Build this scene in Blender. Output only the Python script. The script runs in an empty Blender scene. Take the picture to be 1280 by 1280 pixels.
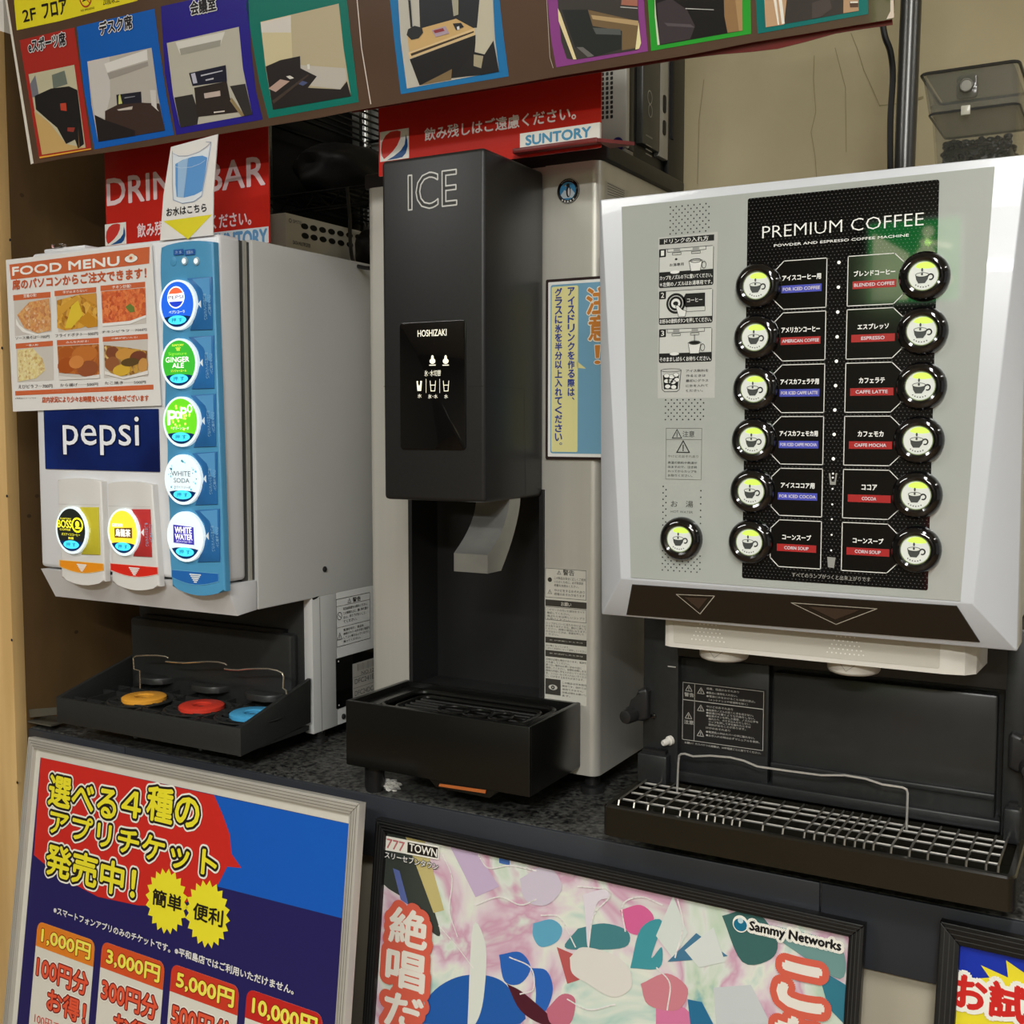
import bpy, bmesh, math, random
from mathutils import Vector, Matrix
random.seed(7)
R = math.radians
SC = bpy.context.scene
COL = SC.collection
# ------------------------------------------------------------------ camera
ZC = 1.32                                   # eye height in metres; the counter top stands at 0.85
F = 1414.2
YAW, PITCH = R(29.148), R(4.346)
cam_d = bpy.data.cameras.new('camera'); cam = bpy.data.objects.new('camera', cam_d); COL.objects.link(cam)
cam.location = (0, 0, ZC); cam.rotation_euler = (R(90) - PITCH, 0, YAW)
cam_d.sensor_width = 36; cam_d.lens = 36 * F / 1280; cam_d.clip_start = .02; cam_d.clip_end = 50
SC.camera = cam
# ------------------------------------------------------------------ world, lights, exposure
SC.view_settings.view_transform = 'Standard'; SC.view_settings.look = 'None'
SC.view_settings.gamma = 1; SC.view_settings.use_curve_mapping = False
SC.view_settings.exposure = 0.2
W = bpy.data.worlds.new('room_air'); SC.world = W; W.use_nodes = True
W.node_tree.nodes['Background'].inputs[0].default_value = (1, .98, .95, 1)
W.node_tree.nodes['Background'].inputs[1].default_value = .26
CEIL = 2.62
def area(name, x, y, z, sx, sy, p, col=(1, 1, .985), rot=(0, 0, 0)):
    l = bpy.data.lights.new(name, 'AREA'); l.shape = 'RECTANGLE'; l.size = sx; l.size_y = sy; l.energy = p; l.color = col
    o = bpy.data.objects.new(name, l); COL.objects.link(o); o.location = (x, y, z); o.rotation_euler = rot
    return o
LAMPS = [(-1.9, -.55, 1.2, .22, 18), (.25, -.55, .22, 1.2, 26), (.45, -2.1, 1.2, .22, 92), (1.9, .6, .22, 1.2, 8)]
for (x, y, sx, sy, p) in LAMPS:
    area('ceiling_lamp_light', x, y, CEIL - .075, sx, sy, p)
# ------------------------------------------------------------------ projection helpers: a pixel of the photograph to a point on a real plane
cf = Vector((-math.sin(YAW) * math.cos(PITCH), math.cos(YAW) * math.cos(PITCH), -math.sin(PITCH)))
cr = Vector((math.cos(YAW), math.sin(YAW), 0)); cu_ = cr.cross(cf)
CAM = Vector((0, 0, ZC))
def ray(px, py): return cr * ((px - 640) / F) + cu_ * ((640 - py) / F) + cf
class Pl:
    def __init__(s, O, U, V):
        s.O = Vector(O); s.U = Vector(U).normalized(); s.V = Vector(V).normalized(); s.N = s.U.cross(s.V).normalized()
    def uv(s, px, py, n=0):
        d = ray(px, py); o = s.O + s.N * n; t = (o - CAM).dot(s.N) / d.dot(s.N); q = CAM + d * t - s.O
        return (q.dot(s.U), q.dot(s.V))
    def w(s, u, v, n=0): return s.O + s.U * u + s.V * v + s.N * n
    def pts(s, pp, n=0): return [s.uv(x, y, n) for x, y in pp]
def front(y): return Pl((0, y, ZC), (1, 0, 0), (0, 0, 1))        # upright, facing the room
def side(x): return Pl((x, 0, ZC), (0, 1, 0), (0, 0, 1))         # upright, facing +x
def flatz(z): return Pl((0, 0, ZC + z), (1, 0, 0), (0, 1, 0))    # level, facing up
def zc(k, ox, oy): return lambda *p: [(ox + a / k, oy + b / k) for a, b in p]
# ------------------------------------------------------------------ materials
def lin(c):
    r = []
    for v in c:
        v /= 255
        r.append(v / 12.92 if v <= .04045 else ((v + .055) / 1.055) ** 2.4)
    return (*r, 1)
MATS = {}
def mat(name, c, rough=.5, metal=0, em=0, noise=0, nscale=40, bump=0, spec=.5, coat=0, trans=0, ior=1.45, stretch=None, c2=None, emc=None):
    if name in MATS: return MATS[name]
    m = bpy.data.materials.new(name); MATS[name] = m; m.use_nodes = True
    nt = m.node_tree; b = nt.nodes['Principled BSDF']
    b.inputs['Base Color'].default_value = lin(c); b.inputs['Roughness'].default_value = rough
    b.inputs['Metallic'].default_value = metal; b.inputs['Specular IOR Level'].default_value = spec
    b.inputs['Coat Weight'].default_value = coat; b.inputs['Coat Roughness'].default_value = .03
    b.inputs['Transmission Weight'].default_value = trans; b.inputs['IOR'].default_value = ior
    if em:
        b.inputs['Emission Color'].default_value = lin(emc or c); b.inputs['Emission Strength'].default_value = em
    if noise or bump:
        tc = nt.nodes.new('ShaderNodeTexCoord'); mp = nt.nodes.new('ShaderNodeMapping'); nz = nt.nodes.new('ShaderNodeTexNoise')
        nz.inputs['Scale'].default_value = nscale; nz.inputs['Detail'].default_value = 5
        if stretch: mp.inputs['Scale'].default_value = stretch
        nt.links.new(tc.outputs['Object'], mp.inputs[0]); nt.links.new(mp.outputs[0], nz.inputs['Vector'])
        if noise:
            mx = nt.nodes.new('ShaderNodeMix'); mx.data_type = 'RGBA'
            k = 1 - noise
            mx.inputs[6].default_value = lin(c2) if c2 else lin([v * k for v in c]); mx.inputs[7].default_value = lin(c)
            rp = nt.nodes.new('ShaderNodeValToRGB'); rp.color_ramp.elements[0].position = .35; rp.color_ramp.elements[1].position = .65
            nt.links.new(nz.outputs[0], rp.inputs[0]); nt.links.new(rp.outputs[0], mx.inputs[0]); nt.links.new(mx.outputs[2], b.inputs['Base Color'])
        if bump:
            bp = nt.nodes.new('ShaderNodeBump'); bp.inputs['Strength'].default_value = bump; bp.inputs['Distance'].default_value = .001
            nt.links.new(nz.outputs[0], bp.inputs['Height']); nt.links.new(bp.outputs[0], b.inputs['Normal'])
    return m
def dots(name, bg, fg, p, q, r, rough=.3, ax=('X', 'Z')):
    """a printed hexagonal dot raster in the thing's own coordinates"""
    m = bpy.data.materials.new(name); MATS[name] = m; m.use_nodes = True; nt = m.node_tree; b = nt.nodes['Principled BSDF']
    b.inputs['Roughness'].default_value = rough
    tc = nt.nodes.new('ShaderNodeTexCoord'); sp = nt.nodes.new('ShaderNodeSeparateXYZ'); nt.links.new(tc.outputs['Object'], sp.inputs[0])
    def M(op, a, b2=None, c=None):
        n = nt.nodes.new('ShaderNodeMath'); n.operation = op
        for i, v in enumerate((a, b2, c)):
            if v is None: continue
            if isinstance(v, (int, float)): n.inputs[i].default_value = v
            else: nt.links.new(v, n.inputs[i])
        return n.outputs[0]
    res = []
    for off in (0, .5):
        d = []
        for a, per in ((ax[0], p), (ax[1], q)):
            t = M('ADD', M('DIVIDE', sp.outputs[a], per), off + 100); t = M('SUBTRACT', M('FRACT', t), .5); t = M('MULTIPLY', t, per); d.append(M('MULTIPLY', t, t))
        res.append(M('SQRT', M('ADD', d[0], d[1])))
    k = M('LESS_THAN', M('MINIMUM', res[0], res[1]), r)
    mx = nt.nodes.new('ShaderNodeMix'); mx.data_type = 'RGBA'; mx.inputs[6].default_value = lin(bg); mx.inputs[7].default_value = lin(fg)
    nt.links.new(k, mx.inputs[0]); nt.links.new(mx.outputs[2], b.inputs['Base Color'])
    return m
def blotch(name, cols, scale, kind='VORONOI', rough=.35, seed=0):
    """printed patches of several inks"""
    m = bpy.data.materials.new(name); MATS[name] = m; m.use_nodes = True; nt = m.node_tree; b = nt.nodes['Principled BSDF']
    b.inputs['Roughness'].default_value = rough
    tc = nt.nodes.new('ShaderNodeTexCoord'); mp = nt.nodes.new('ShaderNodeMapping'); mp.inputs['Location'].default_value = (seed * 3.1, seed * 1.7, seed)
    nt.links.new(tc.outputs['Object'], mp.inputs[0])
    nz = nt.nodes.new('ShaderNodeTexNoise'); nz.inputs['Scale'].default_value = scale * .8; nz.inputs['Detail'].default_value = 4; nz.inputs['Distortion'].default_value = 1.2
    nt.links.new(mp.outputs[0], nz.inputs['Vector'])
    src = nz.outputs[0]
    if kind == 'VORONOI':
        v = nt.nodes.new('ShaderNodeTexVoronoi'); v.inputs['Scale'].default_value = scale; nt.links.new(mp.outputs[0], v.inputs['Vector'])
        s = nt.nodes.new('ShaderNodeSeparateColor'); nt.links.new(v.outputs['Color'], s.inputs[0])
        mm = nt.nodes.new('ShaderNodeMath'); mm.operation = 'MULTIPLY_ADD'; mm.inputs[1].default_value = .6; nt.links.new(s.outputs[0], mm.inputs[0])
        m2 = nt.nodes.new('ShaderNodeMath'); m2.operation = 'MULTIPLY'; m2.inputs[1].default_value = .4; nt.links.new(nz.outputs[0], m2.inputs[0]); nt.links.new(m2.outputs[0], mm.inputs[2])
        src = mm.outputs[0]
    rp = nt.nodes.new('ShaderNodeValToRGB'); e = rp.color_ramp.elements; lo, hi = (.12, .8) if kind == 'VORONOI' else (.3, .7)
    e[0].position = lo; e[0].color = lin(cols[0]); e[1].position = hi; e[1].color = lin(cols[-1])
    for i, c in enumerate(cols[1:-1]):
        x = e.new(lo + (hi - lo) * (i + 1) / (len(cols) - 1)); x.color = lin(c)
    nt.links.new(src, rp.inputs[0]); nt.links.new(rp.outputs[0], b.inputs['Base Color'])
    return m
_ink = {}
def ink(c, rough=.35, em=0):
    k = (tuple(c), rough, em)
    if k not in _ink: _ink[k] = mat('ink_%d_%d_%d_%d_%d' % (*c, rough * 100, em * 100), c, rough, em=em)
    return _ink[k]
# ------------------------------------------------------------------ mesh builder
class MB:
    def __init__(s): s.v = []; s.f = []; s.fm = []; s.m = []
    def mi(s, m):
        if m not in s.m: s.m.append(m)
        return s.m.index(m)
    def raw(s, vs, fs, m):
        o = len(s.v); s.v += [Vector(v) for v in vs]; k = s.mi(m)
        for f in fs: s.f.append([i + o for i in f]); s.fm.append(k)
        return s
    def _bm(s, bm, m):
        bm.verts.ensure_lookup_table(); bm.verts.index_update()
        s.raw([v.co.copy() for v in bm.verts], [[v.index for v in f.verts] for f in bm.faces], m); bm.free(); return s
    def box(s, x0, x1, y0, y1, z0, z1, m, bev=0, seg=2):
        bm = bmesh.new(); bmesh.ops.create_cube(bm, size=1)
        for v in bm.verts: v.co = Vector((x0 + (v.co.x + .5) * (x1 - x0), y0 + (v.co.y + .5) * (y1 - y0), z0 + (v.co.z + .5) * (z1 - z0)))
        if bev: bmesh.ops.bevel(bm, geom=bm.edges[:], offset=bev, segments=seg, affect='EDGES', profile=.5)
        return s._bm(bm, m)
    def zbox(s, x0, x1, y0, y1, z0, z1, m, bev=0, seg=2): return s.box(x0, x1, y0, y1, z0 + ZC, z1 + ZC, m, bev, seg)
    def prism(s, pl, pts, n0, n1, m, bev=0, seg=2):
        """extruded outline on a plane; bev rounds the rim of the outer face"""
        a = 0
        for i in range(len(pts)):
            p, q = pts[i], pts[(i + 1) % len(pts)]; a += p[0] * q[1] - p[1] * q[0]
        if a < 0: pts = pts[::-1]
        bm = bmesh.new(); lo = [bm.verts.new(pl.w(u, v, n0)) for u, v in pts]; hi = [bm.verts.new(pl.w(u, v, n1)) for u, v in pts]
        k = len(pts); top = bm.faces.new(hi); bm.faces.new(lo[::-1])
        for i in range(k): bm.faces.new((lo[i], lo[(i + 1) % k], hi[(i + 1) % k], hi[i]))
        if bev: bmesh.ops.bevel(bm, geom=list(top.edges), offset=bev, segments=seg, affect='EDGES', profile=.5)
        return s._bm(bm, m)
    def poly(s, pl, pts, n, m):
        a = sum(pts[i][0] * pts[(i + 1) % len(pts)][1] - pts[i][1] * pts[(i + 1) % len(pts)][0] for i in range(len(pts)))
        if a < 0: pts = pts[::-1]
        return s.raw([pl.w(u, v, n) for u, v in pts], [list(range(len(pts)))], m)
    def pp(s, pl, px, n, m): return s.poly(pl, pl.pts(px, n), n, m)
    def rect(s, pl, a, b, n, m):                       # corners given in pixels: upper left, lower right
        u0, v1 = pl.uv(*a); u1, v0 = pl.uv(*b); return s.poly(pl, [(u0, v0), (u1, v0), (u1, v1), (u0, v1)], n, m)
    def line(s, pl, pts, wd, n, m, closed=False):
        k = len(pts)
        for i in range(k if closed else k - 1):
            p = Vector(pts[i]); q = Vector(pts[(i + 1) % k]); d = (q - p)
            if d.length < 1e-7: continue
            d.normalize(); e = Vector((-d.y, d.x)) * wd / 2; x = d * wd * .45
            s.poly(pl, [tuple(p - x + e), tuple(p - x - e), tuple(q + x - e), tuple(q + x + e)], n, m)
        return s
    def tube(s, pts, r, m, n=8, closed=False, caps=True):
        pts = [Vector(p) for p in pts]; k = len(pts); vs = []; fs = []; up = None
        for i in range(k):
            a = pts[(i - 1) % k] if (i or closed) else pts[0]; b = pts[(i + 1) % k] if (i < k - 1 or closed) else pts[-1]
            t = (b - a).normalized()
            if up is None: up = t.orthogonal().normalized()
            up = (up - t * up.dot(t)).normalized(); w = t.cross(up)
            for j in range(n):
                an = 2 * math.pi * j / n; vs.append(pts[i] + (up * math.cos(an) + w * math.sin(an)) * r)
        for i in range(k if closed else k - 1):
            for j in range(n):
                a, b = i * n + j, i * n + (j + 1) % n; c, d = ((i + 1) % k) * n + (j + 1) % n, ((i + 1) % k) * n + j
                fs.append((a, b, c, d))
        if caps and not closed: fs.append(list(range(n))[::-1]); fs.append([(k - 1) * n + j for j in range(n)])
        return s.raw(vs, fs, m)
    def lathe(s, O, A, prof, m, n=32, cap=True, ang=0):
        """profile of (radius, height) turned about the axis A through O"""
        O = Vector(O); A = Vector(A).normalized(); X = A.orthogonal().normalized(); Y = A.cross(X); vs = []; fs = []
        for r, h in prof:
            for j in range(n):
                t = 2 * math.pi * j / n + ang; vs.append(O + A * h + (X * math.cos(t) + Y * math.sin(t)) * r)
        for i in range(len(prof) - 1):
            for j in range(n):
                a, b = i * n + j, i * n + (j + 1) % n; fs.append((a, b, b + n, a + n))
        if cap: fs.append(list(range(n))[::-1]); fs.append([(len(prof) - 1) * n + j for j in range(n)])
        return s.raw(vs, fs, m)
    def text(s, pl, t, a, b, n, m, w=0, layers=(), lh=None, uv=False):
        """words as flat print; a, b = upper left and lower right pixel on that plane; layers = ((material, outline width), ...) underneath"""
        if uv: (u0, v1), (u1, v0) = a, b
        else: u0, v1 = pl.uv(*a); u1, v0 = pl.uv(*b)
        bold = max(w, 0); w = min(w, 0)
        vs, fs = glyphs(t, w); xs = [p[0] for p in vs]; ys = [p[1] for p in vs]
        x0, x1, y0, y1 = min(xs), max(xs), min(ys), max(ys)
        sx = (u1 - u0) / max(x1 - x0, 1e-6); sy = (v1 - v0) / max(y1 - y0, 1e-6)
        P = [(u0 + (x - x0) * sx, v0 + (y - y0) * sy) for x, y in vs]
        for i, (lm, wd) in enumerate(layers):
            ks = 14 if wd < .006 else 30
            for k in range(ks):
                an = 2 * math.pi * k / ks; dx, dy = math.cos(an) * wd, math.sin(an) * wd
                s.raw([pl.w(u + dx, v + dy, n - .00012 * (len(layers) - i) - k * 1e-6) for u, v in P], fs, lm)
        if bold:
            d = bold * .55 * (v1 - v0)
            for k, (dx, dy) in enumerate(((d, 0), (-d, 0), (0, d), (0, -d), (d * .7, d * .7), (-d * .7, -d * .7))[:6 if len(t) < 10 else 4]): s.raw([pl.w(u + dx, v + dy, n + 1e-6 * (k + 1)) for u, v in P], fs, m)
        s.raw([pl.w(u, v, n) for u, v in P], fs, m); return s
    def text4(s, pl, t, TL, BL, TR, BR, n, m, w=0, layers=()):
        q = [pl.uv(*p, n) for p in (TL, BL, TR, BR)]
        return s.text(pl, t, ((q[0][0] + q[1][0]) / 2, (q[0][1] + q[2][1]) / 2), ((q[2][0] + q[3][0]) / 2, (q[1][1] + q[3][1]) / 2), n, m, w, layers, uv=True)
    def build(s, name, parent=None, label=None, loc=None, smooth=35, kind=None):
        base = ABS[parent.name] if parent else Vector((0, 0, 0))
        if loc is None: loc = base if parent else (sum(s.v, Vector()) / len(s.v) if s.v else Vector())
        loc = Vector(loc)
        me = bpy.data.meshes.new(name); me.from_pydata([v - loc for v in s.v], [], s.f); me.polygons.foreach_set('material_index', s.fm)
        for m in s.m: me.materials.append(m)
        if smooth:
            me.polygons.foreach_set('use_smooth', [True] * len(me.polygons)); me.update(); me.set_sharp_from_angle(angle=R(smooth))
        me.update()
        o = bpy.data.objects.new(name, me); COL.objects.link(o); o.location = loc - base
        if parent: o.parent = parent
        ABS[o.name] = loc
        if label: o['label'] = label
        if kind: o['kind'] = kind
        return o
ABS = {}
_tc = bpy.data.curves.new('writing', 'FONT'); _to = bpy.data.objects.new('writing', _tc); _gc = {}
def glyphs(t, w=0):
    k = (t, w)
    if k not in _gc:
        _tc.body = t; _tc.offset = w; _tc.resolution_u = 3 if len(t) < 14 else 2
        m = _to.to_mesh(); _gc[k] = ([(v.co.x, v.co.y) for v in m.vertices], [list(p.vertices) for p in m.polygons]); _to.to_mesh_clear()
    return _gc[k]
def thing(name, label, cat, loc, group=None):
    o = bpy.data.objects.new(name, None); COL.objects.link(o); o.empty_display_size = .05; o.location = loc; ABS[o.name] = Vector(loc)
    o['label'] = label; o['category'] = cat
    if group: o['group'] = group
    return o
def tag(o, label, cat, group=None):
    o['label'] = label; o['category'] = cat
    if group: o['group'] = group
    return o
def struct(mb, name, **k): return mb.build(name, kind='structure', **k)
def rr(u0, v0, u1, v1, r, k=4):
    if u0 > u1: u0, u1 = u1, u0
    if v0 > v1: v0, v1 = v1, v0
    p = []
    for cx, cy, a in ((u1 - r, v1 - r, 0), (u0 + r, v1 - r, 90), (u0 + r, v0 + r, 180), (u1 - r, v0 + r, 270)):
        for i in range(k + 1): t = R(a + 90 * i / k); p.append((cx + r * math.cos(t), cy + r * math.sin(t)))
    return p
def rrp(pl, a, b, r, n=0):
    u0, v1 = pl.uv(*a, n); u1, v0 = pl.uv(*b, n); return rr(u0, v0, u1, v1, r)
def ell(cu, cv, ru, rv=None, n=28, a0=0, a1=360):
    rv = rv or ru; full = abs(a1 - a0 - 360) < 1e-3
    return [(cu + ru * math.cos(R(a0 + (a1 - a0) * i / (n if full else n - 1))), cv + rv * math.sin(R(a0 + (a1 - a0) * i / (n if full else n - 1)))) for i in range(n)]
def star(cu, cv, r0, r1, k):
    return [(cu + (r0 if i % 2 else r1) * math.cos(math.pi * i / k), cv + (r0 if i % 2 else r1) * math.sin(math.pi * i / k)) for i in range(2 * k)]
def smoothpath(pts, k=6):
    """Catmull-Rom through the points"""
    P = [Vector(p) for p in pts]; P = [P[0] * 2 - P[1]] + P + [P[-1] * 2 - P[-2]]; out = []
    for i in range(1, len(P) - 2):
        for j in range(k):
            t = j / k; a, b, c, d = P[i - 1:i + 3]
            out.append(.5 * ((2 * b) + (c - a) * t + (2 * a - 5 * b + 4 * c - d) * t * t + (3 * b - a - 3 * c + d) * t ** 3))
    return out + [P[-2]]
def warn_sign(D, pl, cu, cv, r, n, m, lw=None):
    lw = lw or r * .16
    t = [(cu, cv + r), (cu - r * .95, cv - r * .65), (cu + r * .95, cv - r * .65)]
    D.line(pl, t, lw, n, m, closed=True); D.line(pl, [(cu, cv + r * .4), (cu, cv - r * .12)], lw, n, m); D.line(pl, [(cu, cv - r * .3), (cu, cv - r * .4)], lw, n, m)

WHITE = (236, 236, 232); BLACK = (18, 18, 18)
m_white = mat('white_painted_steel', (218, 219, 216), .42, noise=.02, nscale=6)
m_whiteg = mat('white_gloss_plastic', (228, 229, 231), .3, noise=.015, nscale=5)
m_grey = mat('grey_painted_side', (204, 205, 202), .5, noise=.03, nscale=4)
m_steel = mat('brushed_stainless', (200, 198, 188), .42, metal=.45, noise=.02, nscale=60, stretch=(1, 1, .03), bump=.03)
m_steels = mat('stainless_side', (150, 146, 132), .45, metal=.5, noise=.08, nscale=50, stretch=(1, .04, 1))
m_blk = mat('satin_black_plastic', (33, 33, 33), .42, noise=.1, nscale=300, bump=.04)
m_blk2 = mat('dark_grey_plastic', (43, 44, 43), .4, noise=.08, nscale=200, bump=.05)
m_gloss = mat('glossy_black', (8, 8, 9), .08, coat=.6)
m_deep = mat('matt_black', (14, 14, 14), .6)
m_chrome = mat('chrome_wire', (238, 236, 230), .36, metal=.85)
m_glass = mat('glossy_clear_film', (255, 255, 255), .04, trans=1, ior=1.3)
# ================================================================== THE SETTING
m_plaster = mat('tan_plaster', (208, 196, 160), .85, noise=.1, nscale=5, bump=.25, c2=(196, 184, 148))
m_panel = mat('brown_wood_veneer', (108, 84, 50), .6, noise=.3, nscale=5, stretch=(2, 2, .8), c2=(90, 68, 40), bump=.05)
m_pine = mat('pale_wood_edge', (216, 182, 124), .6, noise=.12, nscale=14, stretch=(2, 2, .15), c2=(200, 164, 106))
m_floor = mat('brown_floor_vinyl', (120, 98, 70), .45, noise=.1, nscale=3)
m_ceil = mat('white_ceiling', (225, 222, 212), .9)
XL = -1.51
b = MB(); b.zbox(-4, 4, -3.2, 2.1, -1.42, -1.32, m_floor); struct(b, 'floor')
b = MB(); b.zbox(-4, 4, -3.2, 2.1, CEIL - ZC, CEIL - ZC + .1, m_ceil); struct(b, 'ceiling')
b = MB(); b.zbox(-1.9, 4, 1.9, 2.05, -1.32, CEIL - ZC, m_plaster); wb = struct(b, 'wall_back')
wbp = front(1.9)
m_crack = mat('crack_shadow', (164, 152, 118), .95)
for pts in ([(1064, 42), (1072, 62), (1080, 88), (1090, 110), (1100, 133)],
            [(1018, 70), (1017, 100), (1020, 140), (1014, 165), (1019, 195), (1022, 235)],
            [(1100, 132), (1140, 128), (1152, 124)], [(1140, 126), (1153, 122)], [(1044, 60), (1057, 110), (1058, 190)],
            [(880, 100), (874, 150), (872, 230)]):
    b = MB(); q = wbp.pts(pts); b.line(wbp, q, .0011 if len(pts) > 2 else .004, .0008, m_crack); b.build('crack', wb)
b = MB(); b.zbox(XL - .35, XL, 1.15, 1.9, -1.32, .587, m_panel); wl = struct(b, 'wall_left')
b = MB(); b.zbox(XL - .35, XL, 1.15, 1.9, .587, CEIL - ZC, mat('white_wall_paint', (222, 220, 214), .7)); struct(b, 'trim_2')
b = MB(); b.zbox(XL - .36, XL + .0005, 1.128, 1.15, -1.32, .587, m_pine, .0015); t1 = struct(b, 'trim_1')
fp = front(1.128)
for px, py in ((2, 435), (8, 620), (14, 800), (21, 978), (12, 300), (24, 1110)):
    b = MB(); u, v = fp.uv(px + 1, py); b.poly(fp, ell(u, v, .0022, n=10), .0006, m_deep); b.build('nail_hole', t1)
sp = side(XL)
for px, py in ((46, 620), (36, 645), (95, 790), (100, 560), (27, 244)):
    b = MB(); u, v = sp.uv(px, py); b.poly(sp, ell(u, v, .004, .003, n=9), .0006, mat('dent', (70, 52, 32), .8)); b.build('dent', wl)
# the room behind the photographer: wall, door, sign and notices that the glossy fronts mirror
m_rear = mat('room_wall', (112, 106, 94), .8)
b = MB(); b.zbox(-4, 4, -2.75, -2.6, -1.32, CEIL - ZC, m_rear); wf = struct(b, 'wall_front')
b = MB(); b.zbox(-4.1, -4, -3.2, 2.1, -1.32, CEIL - ZC, m_rear); struct(b, 'wall_far_left')
rp = Pl((0, -2.6, ZC), (-1, 0, 0), (0, 0, 1))
ex = thing('exit_sign', 'green lit exit light box on the wall behind the camera', 'sign', (-.82, -2.59, ZC + .48))
b = MB(); b.prism(rp, rr(.64, .48, 1.01, .82, .015), 0, .03, mat('exit_housing', (210, 215, 210), .5), .004); b.build('housing', ex)
g = mat('exit_green', (40, 170, 80), .4, em=4.5); gw = mat('exit_white', (225, 245, 190), .4, em=4.5)
b = MB(); b.poly(rp, rr(.652, .492, .998, .808, .01), .0306, g); b.poly(rp, [(.84, .50), (.98, .50), (.98, .77), (.84, .68)], .031, gw)
b.poly(rp, ell(.77, .76, .022), .031, gw); b.line(rp, [(.78, .72), (.74, .64), (.69, .57)], .035, .031, gw); b.line(rp, [(.74, .64), (.79, .54)], .03, .0312, gw); b.line(rp, [(.69, .70), (.77, .72), (.81, .67)], .02, .0314, gw)
b.build('lit_panel', ex)
for i, (u0, v0, u1, v1, c) in enumerate(((1.62, -.42, 2.10, -.08, (238, 234, 190)), (2.3, -.3, 2.6, .2, (240, 240, 236)), (.35, -.75, .75, -.3, (214, 120, 110)))):
    b = MB(); b.prism(rp, rr(u0, v0, u1, v1, .004), 0, .004, ink(c, .6))
    for k in range(7): b.line(rp, [(u0 + .06, v1 - .06 - k * .045), (u1 - .1 - (k % 3) * .07, v1 - .06 - k * .045)], .008, .0045, ink((120, 120, 110), .6))
    tag(b.build('wall_notice'), ['wide cream notice sheet on the wall behind the camera', 'white upright notice sheet on the wall behind the camera', 'small red-brown notice sheet on the wall behind the camera'][i], 'notice')
m_tube = mat('lamp_diffuser', (255, 250, 238), .4, em=5)
for i, (x, y, sx, sy, p) in enumerate(LAMPS):
    t = thing('ceiling_light', ['ceiling light along the wall side at far left', 'ceiling light running front to back above the counter', 'ceiling light furthest back from the counter', 'ceiling light at the right of the room'][i], 'lamp', (x, y, CEIL))
    b = MB(); b.box(x - sx / 2 - .03, x + sx / 2 + .03, y - sy / 2 - .03, y + sy / 2 + .03, CEIL - .04, CEIL, mat('lamp_housing', (235, 235, 230), .4), .004); b.build('housing', t)
    for s in (-1, 1):
        b = MB()
        if sx > sy: b.tube([(x - sx / 2, y + s * .06, CEIL - .055), (x + sx / 2, y + s * .06, CEIL - .055)], .016, m_tube)
        else: b.tube([(x + s * .06, y - sy / 2, CEIL - .055), (x + s * .06, y + sy / 2, CEIL - .055)], .016, m_tube)
        b.build('tube', t)
# ================================================================== COUNTER
ZT = -.47
m_top = mat('speckled_dark_worktop', (84, 84, 80), .5, noise=.8, nscale=170, bump=.3, c2=(14, 14, 16))
m_fas = mat('slate_fascia', (50, 53, 58), .45, noise=.06, nscale=8)
m_beige = mat('beige_base_board', (176, 168, 148), .6, noise=.05, nscale=5)
ct = thing('counter', 'long dark speckled counter carrying the three drink machines', 'counter', (-.5, 1.5, 0))
b = MB(); b.zbox(XL + .002, 1.6, 1.153, 1.898, ZT - .03, ZT, m_top, .003); b.build('worktop', ct)
zf = front(1.15).uv(1128, 1222)[1]
xs = front(1.15).uv(1026, 1110)[0]
for x0, x1 in ((XL + .002, xs - 1.02), (xs - 1.019, xs - .001), (xs, xs + 1.0), (xs + 1.001, 1.6)):
    b = MB(); b.zbox(x0, x1, 1.150, 1.175, zf, ZT - .0015, m_fas, .002); b.build('fascia_panel', ct)
for x0, x1 in ((XL + .002, -.62), (-.618, .3), (.302, 1.6)):
    b = MB(); b.zbox(x0, x1, 1.165, 1.19, -1.26, zf - .001, m_beige, .001); b.build('base_panel', ct)
b = MB(); b.zbox(XL + .002, 1.6, 1.2, 1.88, -1.32, -1.26, m_deep); b.build('plinth', ct)
b = MB(); b.zbox(XL + .002, 1.6, 1.24, 1.86, -1.26, ZT - .03, m_deep); b.build('carcass', ct)
# small metal angle bracket on the wood panel
m_brk = mat('dull_zinc', (92, 90, 80), .5, metal=.4); br = MB(); p = front(1.152)
br.prism(p, p.pts([(36, 887), (73, 884), (74, 893), (37, 897)]), -.002, .0, m_brk)
br.zbox(XL + .001, XL + .055, 1.150, 1.19, -.462, -.4595, m_brk)
tag(br.build('angle_bracket'), 'small metal angle bracket between wood panel and left drip tray', 'bracket')
# ================================================================== ICE DISPENSER
ice = thing('ice_dispenser', 'tall stainless ice dispenser with black hood lettered ICE', 'ice machine', (-.758, 1.39, ZC + ZT))
def arc(cx, cy, r, a0, a1, k=5): return [(cx + r * math.cos(R(a0 + (a1 - a0) * i / k)), cy + r * math.sin(R(a0 + (a1 - a0) * i / k))) for i in range(k + 1)]
b = MB(); fz = flatz(0)
o = [(-.932, 1.52)] + arc(-.920, 1.277, .012, 180, 270) + [(-.865, 1.265), (-.865, 1.335), (-.658, 1.335), (-.658, 1.265)] + arc(-.5955, 1.277, .012, 270, 360) + [(-.5835, 1.52)]
b.prism(fz, o, -.4395, .32, m_steel)
b.zbox(-.8648, -.6582, 1.2665, 1.334, -.08, .3195, m_steel); b.zbox(-.8648, -.6582, 1.2665, 1.334, -.4393, -.355, m_steel)
b.build('cabinet', ice)
b = MB(); b.zbox(-.940, -.576, 1.272, 1.53, .3205, .341, m_blk, .003); b.build('top_cover', ice)
b = MB(); lz = -.355
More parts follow.
